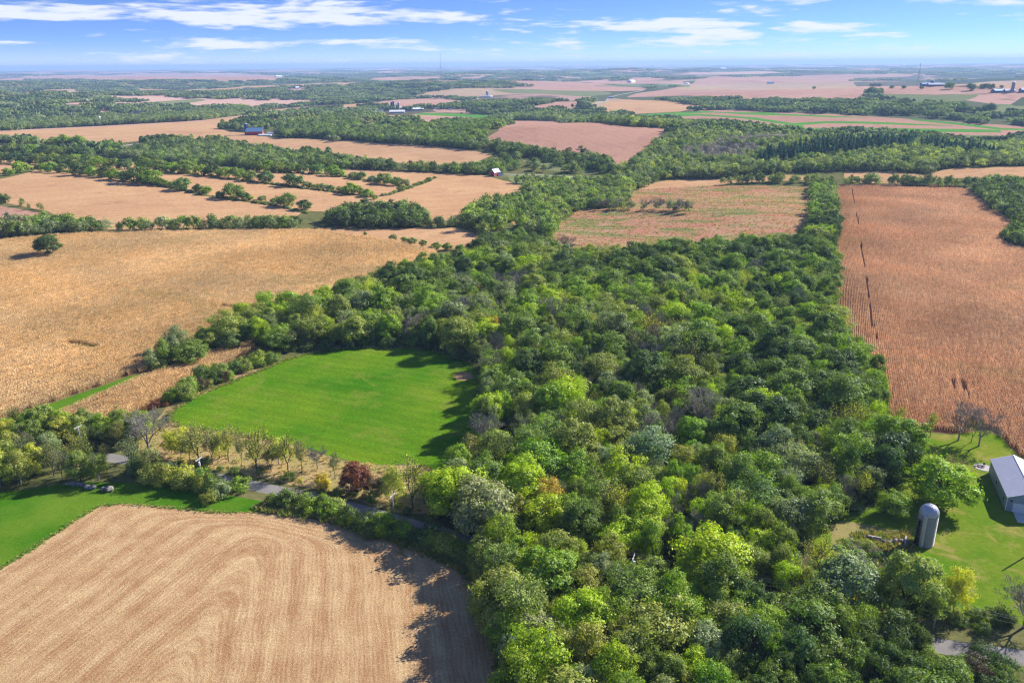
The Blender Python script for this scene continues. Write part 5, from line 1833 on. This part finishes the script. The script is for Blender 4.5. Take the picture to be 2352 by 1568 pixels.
zr = lambda x, y: ((2500 + x / 7.84) * .765625, (1600 + y / 7.84) * .765625)
rl = at(*zr(1000, 500))
ruin = empty('ruined_foundation', rl)
stones_along(ruin, [zr(800, 140), zr(1000, 190), zr(1250, 230), zr(1500, 235), zr(1680, 215)], .16, 1.3)
stones_along(ruin, [zr(1690, 220), zr(1700, 310)], .14, 1.5)
stones_along(ruin, [zr(440, 180), zr(440, 330), zr(470, 470), zr(700, 520)], .2, .9, .95)
stones_along(ruin, [zr(300, 600), zr(320, 720), zr(560, 780)], .25, .8, 1.1)
stones_along(ruin, [zr(1150, 1000), zr(1260, 1180), zr(1400, 1290), zr(1100, 1300)], .5, .5, 1.2)
cw = MB()
p0, p1 = at(*zr(1665, 330)), at(*zr(1690, 200))
cw.box(((p0[0] + p1[0]) / 2 - rl[0], (p0[1] + p1[1]) / 2 - rl[1], .8), (.35, math.hypot(*(p1 - p0)[:2]) + 1, 1.7), math.atan2(-(p1 - p0)[0], (p1 - p0)[1]))
cw.build('concrete_wall', 'm_stone_pale', ruin)
p0, p1 = at(*zr(830, 150)), at(*zr(1130, 205))
MB().box(((p0[0] + p1[0]) / 2 - rl[0], (p0[1] + p1[1]) / 2 + .4 - rl[1], .55), (math.hypot(*(p1 - p0)[:2]), .4, 1.2), math.atan2((p1 - p0)[1], (p1 - p0)[0])).build('concrete_wall', 'm_stone_pale', ruin)
p0 = at(*zr(500, 650))
MB().box((p0[0] - rl[0], p0[1] - rl[1], .12), (3.6, 3.0, .3), .3).build('floor_slab', 'm_dry', ruin)
tag(ruin, 'ruined stone barn foundation overgrown with brush beside the silo', 'ruin')

# brush pile, bent hose ring of weeds, straw heap
def heap(name, c, rx, ry, h, n, leaf, tint, label, cat, seed):
    rg = np.random.default_rng(seed)
    a = rg.uniform(0, 6.28, n); t = np.sqrt(rg.uniform(0, 1, n))
    x, y = np.cos(a) * t * rx, np.sin(a) * t * ry
    z = h * (1 - t ** 2) * rg.uniform(.6, 1.05, n) + .03
    N = np.stack([x / rx, y / ry, np.full(n, .8)], 1) + .7 * rnd_unit(rg, n)
    N /= np.linalg.norm(N, axis=1)[:, None]
    V, F2 = leaf_quads(np.stack([x, y, z], 1), N, leaf, rg, .3)
    o = link(bpy.data.objects.new(name, mesh_np(name, V, F2, 'm_leaf')))
    o.location = gpt(*c); o.color = tint + (1,)
    tag(o, label, cat)
    return o


q = at(*zr(1950, 1130))
heap('straw_heap', q[:2], 1.9, 3.6, .8, 900, .3, (.62, .33, .14), 'orange-brown heap of dead grass at the yard edge', 'straw heap', 71)
q = at(*zr(1980, 740))
heap('brush_pile', q[:2], 2.0, 2.9, .45, 700, .34, (.20, .18, .075), 'low dark pile of brush on the lawn below the silo', 'brush pile', 72)
q = at(*zr(620, 330))
heap('weed_patch', q[:2], 3.6, 2.6, 1.0, 1500, .22, (.10, .12, .035), 'low tangle of weeds inside the ruined foundation', 'weeds', 73)
q = at(2040, 1225)
heap('hay_windrow', (q[0], q[1]), 5.2, .9, .35, 700, .25, (.42, .29, .13), 'low windrow of dry cuttings on the grass behind the silo', 'hay', 74)

# stone patio with two chairs by the barn
zb = lambda x, y: ((2872 + x / 5.805) * .765625, (1330 + y / 5.805) * .765625)
pc = at(*zb(440, 415))
pat = empty('stone_patio', (pc[0], pc[1], pc[2]))
m = MB().lathe([(.01, .10), (2.3, .10), (2.4, .02), (2.4, -.1)], 20); m.build('slab', 'm_stone_pale', pat)
for i in range(11):
    a = 2 * PI * i / 11
    o = link(bpy.data.objects.new('stone', PRNG.choice(stone_meshes)), pat)
    o.location = (.75 * math.cos(a) - .4, .75 * math.sin(a) + .3, .2); o.scale = (.38, .38, .36); o.rotation_euler = (0, 0, a)
tag(pat, 'round pale stone patio with a fire ring behind the barn', 'patio')
for i, (dx, dy, rz, lab) in enumerate(((.9, .9, 2.4, 'dark garden chair on the stone patio, nearer the barn'), (-1.3, 1.0, -2.2, 'dark garden chair on the stone patio, farther from the barn'))):
    c = empty('garden_chair', (pc[0] + dx, pc[1] + dy, pc[2] + .1), rz)
    MB().box((0, 0, .42), (.55, .55, .06)).build('seat', 'm_roof_dark', c)
    MB().box((0, .27, .75), (.55, .06, .62)).build('backrest', 'm_roof_dark', c)
    for px_, py_ in ((-.24, -.24), (.24, -.24), (-.24, .24), (.24, .24)):
        MB().box((px_, py_, .2), (.06, .06, .4)).build('leg', 'm_roof_dark', c)
    tag(c, lab, 'chair', 'garden chairs on the patio')

# boulders along the lawn
zq = lambda x, y: ((180 + x / 13.07) * .765625, (1400 + y / 13.07) * .765625)
for i, (bx, by, w, lab) in enumerate(((310, 640, 150, 'leftmost boulder in the row at the lawn edge'), (430, 650, 130, 'small dark boulder second in the row at the lawn edge'), (560, 640, 210, 'long flat boulder third in the row at the lawn edge'), (740, 660, 180, 'grey boulder fourth in the row at the lawn edge'),
                                      (880, 690, 190, 'pale-topped boulder in the middle of the row at the lawn edge'), (1020, 720, 150, 'boulder beside the pink rock at the lawn edge'), (1100, 790, 220, 'pinkish boulder lowest in the row at the lawn edge'), (1320, 800, 220, 'rounded grey boulder at the end of the long row'),
                                      (1700, 850, 190, 'first of two boulders standing apart at the lawn edge'), (1950, 870, 270, 'largest boulder, standing apart at the end of the lawn edge'))):
    c = at(*zq(bx, by + 60))
    o = link(bpy.data.objects.new('boulder', stone_meshes[(i % 3) * 2]))
    f = w / 13.07 * .7656 * math.hypot(c[0], c[1], CAM_H) / FOC
    o.location = (c[0], c[1], c[2] + f * .3); o.scale = (f, f * .9, f * .8); o.rotation_euler = (PRNG.uniform(-.2, .2), PRNG.uniform(-.2, .2), PRNG.uniform(0, 6))
    tag(o, lab, 'boulder', 'boulders at the lawn edge')

# ------------------------------------------------------------------ utility poles and wires
POLES = [((466, 1117), 9.0, 'utility pole with crossarm standing in the shrubs beside the road'), ((905, 1198), 8.2, 'utility pole at the road near the big lime tree'),
         None, ((2143, 1446), 6.3, 'utility pole at the yard corner below the slender yellow tree'), None]
pl = [at(466, 1117), at(905, 1198), at(1455, 1276, 8.6), at(2143, 1446)]
p0 = at(178, 978, 8.8)
pbase = [p0, pl[0], pl[1], pl[2], pl[3]]
ph = [8.8, 9.0, 8.2, 8.6, 7.0]
plab = ['utility pole half hidden in the thicket by the meadow corner', 'utility pole with crossarm standing in shrubs beside the visible road', 'utility pole at the road between rust-red tree and stubble', 'utility pole rising out of the wood canopy', 'utility pole at the yard corner below the slender yellow tree']
e1 = pl[3] + (pl[3] - pl[2]) * .75
pbase.append(np.array([e1[0], e1[1] - 6, float(hgt(e1[0], e1[1] - 6))])); ph.append(8.5); plab.append(None)
tops = []
for i, (b, h, lab) in enumerate(zip(pbase, ph, plab)):
    nb, pb = pbase[min(i + 1, len(pbase) - 1)], pbase[max(i - 1, 0)]
    d = np.array([nb[0] - pb[0], nb[1] - pb[1]]); d /= np.linalg.norm(d)
    rz = math.atan2(d[1], d[0])
    root = empty('utility_pole', (b[0], b[1], float(hgt(b[0], b[1]))), rz)
    MB().tube((0, 0, -.5), (0, 0, h), .19, .13, 10).build('shaft', 'm_wood_pole', root, True)
    arm = MB().box((0, 0, h - .35), (.16, 2.5, .18)).build('crossarm', 'm_crossarm', root)
    MB().tube((.05, -.75, h - .45), (.05, 0, h - 1.2), .025, n=4).tube((.05, .75, h - .45), (.05, 0, h - 1.2), .025, n=4).build('brace', 'm_steel', root)
    for oy in (-1.15, 0.35, 1.15):
        MB().lathe([(.05, h - .24), (.09, h - .14), (.05, h - .04), (.01, h)], 8, (0, oy, 0)).build('insulator', 'm_insulator', root)
    if i in (1, 3):
        MB().lathe([(.01, h - 2.0), (.26, h - 2.0), (.26, h - 1.15), (.01, h - 1.1)], 12, (.3, -.3, 0)).build('transformer', 'm_insulator', root)
    tag(root, lab or 'utility pole beyond the lawn corner where the road leaves the picture', 'pole', 'utility poles along the road')
    g = float(hgt(b[0], b[1]))
    tops.append([Vector((b[0] - d[1] * oy, b[1] + d[0] * oy, g + h)) for oy in (-1.15, .35, 1.15)])
for k, lab in enumerate(('power line wire nearest the stubble side of the road', 'middle power line wire strung along the road', 'power line wire on the meadow side of the road')):
    m = MB()
    for A, B in zip(tops[:-1], tops[1:]):
        a, b = A[k], B[k]
        N_ = 14
        pts = [a.lerp(b, i / N_) - Vector((0, 0, 1.5 * 4 * (i / N_) * (1 - i / N_))) for i in range(N_ + 1)]
        for p, q_ in zip(pts[:-1], pts[1:]):
            m.tube(p, q_, .015, n=4, cap=False)
    o = m.build('power_line_wire', 'm_wire')
    tag(o, lab, 'wire', 'power line wires')
# pole of the yard light off to the side: its long shadow lies across the lawn
tip = at(2302, 1310)
sd = Vector((math.sin(SUN_AZ), math.cos(SUN_AZ)))
hb = 8.0
bx, by = tip[0] + sd.x * hb / math.tan(SUN_EL), tip[1] + sd.y * hb / math.tan(SUN_EL)
root = empty('yard_pole', gpt(bx, by))
MB().tube((0, 0, -.5), (0, 0, hb), .2, .16, 10).build('shaft', 'm_wood_pole', root, True)
MB().tube((0, 0, hb - .3), (.9, 0, hb - .1), .04, n=6).build('lamp_arm', 'm_steel', root)
tag(root, 'wooden yard pole outside the frame casting a line of shadow on the lawn', 'pole')

# ------------------------------------------------------------------ distant farmsteads
def far_gable(name, p, L, Wd, eave, ridge, ang, wall, roof, label, cat='barn', **kw):
    c = at(*p)
    return gable(name, Vector(c), (math.cos(ang), math.sin(ang)), L, Wd, eave, ridge, wall, roof, label, cat, kw.pop('over', .5), kw.pop('trim', None), **kw)


zf = lambda x, y: ((1420 + x / 14.7) * .765625, (480 + y / 14.7) * .765625)
far_gable('farmhouse', zf(960, 700), 9.5, 6.0, 4.2, 7.4, R(52), 'm_red_board', 'm_roof_metal', 'small red gabled house with pale roof among creek trees', 'house', trim='m_white', windows=[('f', 0, 1.2, 1.2, 1.2), ('f', 0, .9, 4.4, .9), ('l', -2, 1.0, 1.2, 1.2), ('r', 2, 1.0, 1.2, 1.2)], doors=[('l', 1.2, 1.0, 0, 2.1)])
far_gable('shed', zf(1140, 690), 7.0, 4.5, 2.6, 3.8, R(20), 'm_white', 'm_roof_dark', 'low white shed beside the small red house', 'shed')
far_gable('shed', zf(400, 600), 7.0, 4.5, 2.6, 4.2, R(160), 'm_roof_dark', 'm_roof_dark', 'dark little shed at the bean field edge near the red house', 'shed')
zf = lambda x, y: ((700 + x / 14.7) * .765625, (350 + y / 14.7) * .765625)
far_gable('blue_roof_barn', zf(960, 800), 25.0, 11.0, 5.6, 11.0, R(8), 'm_red_board', 'm_roof_blue', 'long dark red barn with pale blue roof and white gable trim', 'barn', trim='m_white', windows=[('b', -1.5, .9, 5.8, 1), ('b', 1.5, .9, 5.8, 1), ('b', 0, .9, 7.6, 1), ('r', -7, .9, 1.6, 1), ('r', -2, .9, 1.6, 1), ('r', 3, .9, 1.6, 1)], doors=[('b', 0, 3.2, 0, 3.4)], over=.6)
silo('blue_silo', Vector(at(*zf(580, 800))), 2.5, 17.0, .9, 'm_blue_steel', 'm_galv', 'dark blue tower silo at the end of the blue-roofed barn', None, 6, 24)
far_gable('white_shed', zf(1420, 850), 20.0, 6.5, 1.8, 2.6, R(-4), 'm_white', 'm_roof_white', 'long low white shed in front of the blue-roofed barn', 'shed')
far_gable('shed', zf(1650, 800), 8.0, 6.0, 3.0, 4.4, R(10), 'm_shed_wall', 'm_roof_metal', 'small grey shed beside the long low white shed', 'shed')
far_gable('shed', zf(280, 640), 18.0, 6.0, 1.8, 2.6, R(4), 'm_shed_wall', 'm_roof_metal', 'low open shed left of the dark blue silo', 'shed')
zf = lambda x, y: ((1140 + x / 9.046) * .765625, (280 + y / 9.046) * .765625)
silo('blue_silo', Vector(at(*zf(322, 440))), 3.1, 21.0, 1.0, 'm_blue_steel', 'm_galv', 'dark blue silo of the dairy farm, left of the pair', None, 6, 24, group='dairy farm silos')
silo('blue_silo', Vector(at(*zf(366, 425))), 2.8, 22.5, 1.4, 'm_blue_steel', 'm_roof_white', 'dark blue silo with white cap at the dairy farm, right of the pair', None, 6, 24, group='dairy farm silos')
silo('grey_silo', Vector(at(*zf(510, 440))), 2.9, 18.5, 2.2, 'm_concrete', 'm_galv', 'grey concrete silo standing apart at the dairy farm', None, 10, 24, group='dairy farm silos')
silo('feed_bin', Vector(at(*zf(400, 430))), 2.2, 6.5, 1.6, 'm_blue_steel', 'm_galv', 'short blue feed bin at the foot of the dairy farm silos', None, 0, 20)
for p, L, Wd, ev, rd, an, wl, rf, lb in (
    ((470, 540), 40, 20, 4.2, 8.0, R(3), 'm_shed_wall', 'm_roof_white', 'wide white-roofed dairy barn nearest the fields'),
    ((1010, 470), 34, 24, 4.5, 8.5, R(10), 'm_shed_wall', 'm_roof_white', 'big white-roofed dairy barn at the east end of the farm'),
    ((700, 420), 40, 12, 3.5, 6.0, R(5), 'm_shed_wall', 'm_roof_white', 'long low white-roofed dairy shed behind the barns'),
    ((770, 480), 22, 14, 3.2, 5.5, R(5), 'm_white', 'm_roof_white', 'short white connecting shed in the middle of the dairy farm'),
    ((240, 460), 16, 12, 4.5, 7.5, R(0), 'm_shed_wall', 'm_roof_metal', 'grey-roofed barn at the foot of the dairy silos'),
    ((20, 500), 12, 9, 4.5, 7.5, R(40), 'm_white', 'm_roof_dark', 'white farmhouse with dark roof west of the dairy farm'),
    ((-120, 540), 9, 7, 3, 5, R(-20), 'm_white', 'm_roof_white', 'little white outbuilding west of the dairy farmhouse')):
    far_gable('dairy_barn' if 'barn' in lb else 'dairy_shed' if 'shed' in lb else 'farmhouse', zf(*p), L, Wd, ev, rd, an, wl, rf, lb, 'barn' if 'barn' in lb else 'shed' if 'shed' in lb or 'outbuilding' in lb else 'house', group='dairy farm buildings', doors=[('f', 0, 3.6, 0, 3.2)], windows=[('r', -L / 4, 1.4, 1.6, 1), ('r', 0, 1.4, 1.6, 1), ('r', L / 4, 1.4, 1.6, 1)])
for p, L, lb in (((1620, 425), 34, 'long white silage bag lying east of the dairy farm'), ((1940, 440), 17, 'short white silage bag farther east of the dairy farm')):
    c = at(*zf(*p))
    root = empty('silage_bag', c, R(-3))
    m = MB()
    n = 12
    for k in range(8):
        x0, x1 = -L / 2 + L * k / 8, -L / 2 + L * (k + 1) / 8
        r0, r1 = (1.7 if 0 < k else .7), (1.7 if k < 7 else .7)
        m.tube((x0, 0, 1.1), (x1, 0, 1.1), r0, r1, n, False)
    m.build('bag', 'm_roof_white', root, True)
    tag(root, lb, 'silage bag', 'silage bags')
zf = lambda x, y: ((1440 + x / 19.6) * .765625, (250 + y / 19.6) * .765625)
silo('grey_silo', Vector(at(*zf(410, 790))), 3.4, 20, 2.4, 'm_concrete', 'm_roof_white', 'pale silo on the distant ridge farm, taller of its group', None, 8, 20)
silo('grey_silo', Vector(at(*zf(490, 790))), 3.2, 19, 2.2, 'm_white', 'm_roof_white', 'white silo on the distant ridge farm beside the taller one', None, 8, 20)
far_gable('barn', zf(360, 830), 20, 12, 4.5, 8, R(10), 'm_white', 'm_roof_metal', 'purple-grey roofed barn below the ridge farm silos', 'barn')
far_gable('farmhouse', zf(660, 860), 10, 9, 5, 8, R(30), 'm_white', 'm_roof_white', 'white house on the ridge farm beside the barn', 'house')
far_gable('shed', zf(170, 820), 14, 9, 3.5, 6, R(-10), 'm_white', 'm_roof_white', 'white shed at the near end of the ridge farm', 'shed')
far_gable('farmhouse', src(1832, 295), 17, 10, 4.5, 7.5, R(5), 'm_shed_wall', 'm_roof_metal', 'grey farmhouse where the gravel lane meets the ridge road', 'house', windows=[('r', -4, 1.5, 1.5, 1.5), ('r', 3, 1.5, 1.5, 1.5)])
far_gable('barn', src(2312, 251), 40, 22, 6, 12, R(0), 'm_blue_steel', 'm_roof_blue', 'bluish barn alone on the wide pink field', 'barn')
c = at(1577, 193)
root = empty('storage_dome', c)
MB().lathe([(17 * math.cos(t), 9 * math.sin(t)) for t in np.linspace(0, PI / 2 * .99, 8)], 28).build('shell', 'm_roof_white', root, True)
MB().box((0, -16.2, 1.8), (4.5, 1.2, 3.6)).build('entry', 'm_shed_wall', root)
tag(root, 'white domed storage building at the edge of the pink field', 'dome')
zf = lambda x, y: ((2700 + x / 6.32) * .765625, (180 + y / 6.32) * .765625)
for p, h, lb in (((575, 480), 22, 'leftmost blue silo of the hazy eastern farm'), ((600, 482), 24, 'middle blue silo of the hazy eastern farm'), ((625, 482), 21, 'rightmost blue silo of the hazy eastern farm')):
    silo('blue_silo', Vector(at(*zf(*p))), 4.0, h, 2.0, 'm_blue_steel', 'm_roof_white', lb, None, 0, 16, group='eastern farm silos')
far_gable('barn', zf(690, 465), 38, 16, 5, 9, R(0), 'm_shed_wall', 'm_roof_metal', 'pale-roofed barn behind the eastern farm silos', 'barn')
far_gable('barn', zf(670, 502), 46, 16, 5, 9, R(0), 'm_blue_steel', 'm_roof_metal', 'long pale-roofed barn in front of the eastern farm silos', 'barn')
far_gable('shed', zf(480, 500), 26, 16, 6, 10, R(0), 'm_blue_steel', 'm_roof_blue', 'blue shed west of the eastern farm silos', 'shed')
far_gable('barn', zf(1890, 612), 38, 18, 4, 8, R(5), 'm_blue_steel', 'm_roof_blue', 'pale blue roofed barn near the brick silo at the frame edge', 'barn')
far_gable('barn', zf(2065, 612), 26, 14, 4, 8, R(0), 'm_shed_wall', 'm_roof_metal', 'pale roofed barn beside the brick silo', 'barn')
silo('brick_silo', Vector(at(*zf(2125, 615))), 4.0, 24, 2, 'm_stone', 'm_galv', 'tall brownish silo beside the pale-roofed barn near the frame edge', None, 0, 20)
far_gable('barn', zf(2345, 612), 20, 14, 6, 11, R(0), 'm_blue_steel', 'm_roof_metal', 'dark barn with pale roof cut by the frame edge', 'barn')
silo('white_silo', Vector(at(230, 283)), 2.6, 13, 2.2, 'm_white', 'm_roof_white', 'lone white silo among the far western woods', None, 0, 18)
far_gable('farmhouse', (683, 205), 18, 14, 8, 13, R(30), 'm_white', 'm_roof_white', 'white farmhouse on the far western slope', 'house')
far_gable('barn', (318, 264), 22, 12, 5, 9, R(15), 'm_stone', 'm_roof_dark', 'weathered dark barn among the western woods by a small field', 'barn')
for i, (p, L, lb) in enumerate((((8, 193), 40, 'white roof at the far left edge of the plain'), ((310, 175), 45, 'white roof in the middle of the pink western plain'), ((1245, 158), 90, 'pale speck of a building on the central horizon'), ((1380, 156), 80, 'tiny white building on the horizon right of the tower'),
                                ((1660, 160), 90, 'pale building on the horizon above the pink field'), ((2075, 150), 90, 'white building on the horizon left of the thin mast'), ((640, 178), 50, 'white farm roof at the end of the pink western plain'), ((1245, 184), 45, 'white farm roof beyond the tower woods'), ((1450, 190), 60, 'long pale shed behind the row of far trees'))):
    far_gable('distant_building', p, L, L * .5, L * .15, L * .26, R(7 * i), 'm_white', 'm_roof_white', lb, 'building')


def mast(p, top_z, w, label):
    c = at(*p)
    root = empty('radio_mast', c)
    H_ = top_z - c[2]
    m = MB()
    for k in range(3):
        a = 2 * PI * k / 3
        m.tube((w * math.cos(a), w * math.sin(a), -1), (w * math.cos(a), w * math.sin(a), H_), .16 * w + .05, n=4)
    m.build('leg_frame', 'm_steel', root)
    m = MB()
    n = 22
    for i in range(n):
        z0, z1 = H_ * i / n, H_ * (i + 1) / n
        for k in range(3):
            a, b = 2 * PI * k / 3, 2 * PI * (k + 1) / 3
            m.tube((w * math.cos(a), w * math.sin(a), z0), (w * math.cos(b), w * math.sin(b), z1), .1 * w, n=3, cap=False)
    m.build('lattice', 'm_steel', root)
    for k in range(3):
        a = 2 * PI * k / 3 + .5
        for f in (.55, .95):
            MB().tube((0, 0, H_ * f), (60 * math.cos(a), 60 * math.sin(a), -1), .09, n=3).build('guy_wire', 'm_wire', root)
    tag(root, label, 'mast')
    return root


mast((1013, 188), 176.0, 1.7, 'tall lattice radio mast rising above the central horizon')
mt = mast((2107, 199), 106.0, .8, 'thin radio mast ending at the horizon above the eastern farm')

# ------------------------------------------------------------------ names for every tree and shrub
ORD = ['nearest', 'second nearest', 'third nearest', 'fourth nearest', 'fifth nearest', 'sixth nearest', 'seventh nearest', 'eighth nearest', 'ninth nearest', 'tenth nearest', 'eleventh nearest', 'twelfth nearest']
NTH = ['first', 'second', 'third', 'fourth', 'fifth', 'sixth', 'seventh', 'eighth', 'ninth', 'tenth', 'eleventh', 'twelfth', 'thirteenth', 'fourteenth', 'fifteenth', 'sixteenth', 'seventeenth', 'eighteenth', 'nineteenth', 'twentieth']
NTH += ['twenty-' + w for w in NTH[:9]] + ['thirtieth'] + ['thirty-' + w for w in NTH[:9]] + ['fortieth'] + ['forty-' + w for w in NTH[:9]] + ['fiftieth']
MARK = {'the silo': (sx, sy), 'the barn': (bc.x, bc.y), 'the lime roadside tree': px((1042, 1186)), 'the orange wood tree': px((1262, 1200)), 'the lawn tree': px((2155, 1160)),
        'the yellow crown': px((1131, 775)), 'the meadow\'s east side': px((1100, 900)), 'the tip by the waterway': px((372, 850)), 'the stubble field corner': px((1130, 1320)),
        'the yard pole': px((2100, 1460)), 'the canopy pole': (pbase[3][0], pbase[3][1]), 'the red corn corner': px((2050, 985)), 'the huge lime crown': px((1640, 1345)),
        'the meadow\'s north side': px((850, 790)), 'the southern frame edge': px((1500, 1568)), 'the stubble\'s lower edge': px((1180, 1540)), 'the reddish corn': px((1990, 850)), 'the middle of the wood': px((1550, 900)),
        'the small yellow crown': px((1099, 700)), 'the farm track': px((1900, 1250))}


def look(c):
    t = TINT[c['tint']][1] if isinstance(c['tint'], str) else 'bright green'
    k, r = c['kind'], c['r']
    if k == 'oak':
        return t, 'broad round tree' if r > 5.2 else 'small round tree' if r < 4.0 else 'round tree'
    if k == 'elm':
        return t, 'feathery tall tree' if r > 4.4 else 'feathery small tree'
    if k == 'sparse':
        return t, 'thin half-bare tree'
    if k == 'bare':
        return 'grey', 'leafless big tree' if r > 4.6 else 'leafless small tree'
    return t, 'bush'


sets = {}
for c in COPIES:
    o = c['root']
    cat = {'shrub': 'shrub', 'pine': 'pine tree'}.get(c['kind'], 'tree')
    if o.name.startswith('bare_shrub'):
        cat = 'shrub'
    o['category'] = cat
    z = c['zone']
    if c['label']:
        o['label'] = c['label']
        o['group'] = 'shrubs' if cat == 'shrub' else 'single trees by the ' + z if z != 'clump' else 'trees at the wood tip'
        continue
    if z in ('main', 'south'):
        nm = min(MARK, key=lambda k: math.hypot(MARK[k][0] - c['x'], MARK[k][1] - c['y']))
        d = math.hypot(MARK[nm][0] - c['x'], MARK[nm][1] - c['y'])
        o['group'] = 'trees of the wood north of the road' if z == 'main' else 'trees of the wood south of the road'
        sets.setdefault(('m', nm, z) + look(c), []).append((d, o))
    elif z == 'pines':
        o['label'] = 'tall blue-green pine in the dense pine stand beyond the prairie'
        o['group'] = 'pine stand'
    else:
        o['group'] = ('trees' if cat == 'tree' else 'shrubs') + ' of the ' + z
        lk = look(c)
        sets.setdefault(('r', z, '') + ((lk[0], 'round tree') if c['kind'] == 'hedge' else lk), []).append((c['x'] / c['y'], o))
WHERE = {'row a': 'in the lowest hedgerow of the bean field', 'row b': 'in the middle hedgerow of the bean field', 'row c': 'in the upper hedgerow of the bean field', 'row top': 'in the short top hedgerow by the lane',
         'row mid': 'in the dense hedge below the lane', 'row lane': 'beside the pale lane', 'row bean': 'between golden corn and beans', 'far': 'standing alone in the far fields',
         'stubble verge': 'between road and stubble', 'stubble wood edge': 'at the stubble\'s wooded side', 'pole verge': 'around the roadside utility pole', 'meadow side of the road': 'on the meadow side of the road',
         'meadow corn edge': 'between meadow and corn strip', 'meadow wood edge': 'at the meadow\'s far edge', 'ruin': 'in the ruined foundation', 'yard road edge': 'between lawn and road', 'road corner': 'south of the road at the corner',
         'roadside thicket': 'in the thicket above the green lawn', 'corner thicket': 'in the thicket below the corn strip', 'row': 'in the sparse row below the meadow'}
for key, lst in sets.items():
    lst.sort(key=lambda t: t[0])
    for i, (_d, o) in enumerate(lst):
        if key[0] == 'm':
            side = 'north of' if key[2] == 'main' else 'south of'
            o['label'] = '%s %s %s the road, %s %s' % (key[3], key[4], side, (ORD + [q_ + ' nearest' for q_ in NTH[12:]])[i], key[1])
        else:
            o['label'] = '%s %s %s%s' % (key[3], key[4], WHERE[key[1]], '' if len(lst) == 1 else ', %s from the left' % NTH[min(i, len(NTH) - 1)])

# ------------------------------------------------------------------ the air
GX, GY = np.meshgrid(np.linspace(-44000, 44000, 300), np.linspace(0, 45000, 220))
ZLO = float(hgt(GX, GY).min()) - 1.5
HZ = MB().box((0, 17000, (ZLO + 190) / 2), (94000, 60000, 190 - ZLO))
hz = HZ.build('haze', 'm_wire')
hz.data.materials.clear()
hm = bpy.data.materials.new('m_haze'); hm.use_nodes = True
hn = hm.node_tree.nodes; hn.clear()
ho = hn.new('ShaderNodeOutputMaterial'); hv = hn.new('ShaderNodeVolumePrincipled')
hv.inputs['Color'].default_value = (.44, .65, 1.0, 1)
hv.inputs['Density'].default_value = HAZE_D
hv.inputs['Anisotropy'].default_value = .1
hm.node_tree.links.new(hv.outputs[0], ho.inputs['Volume'])
hz.data.materials.append(hm)
tag(hz, None, None, None, 'stuff')
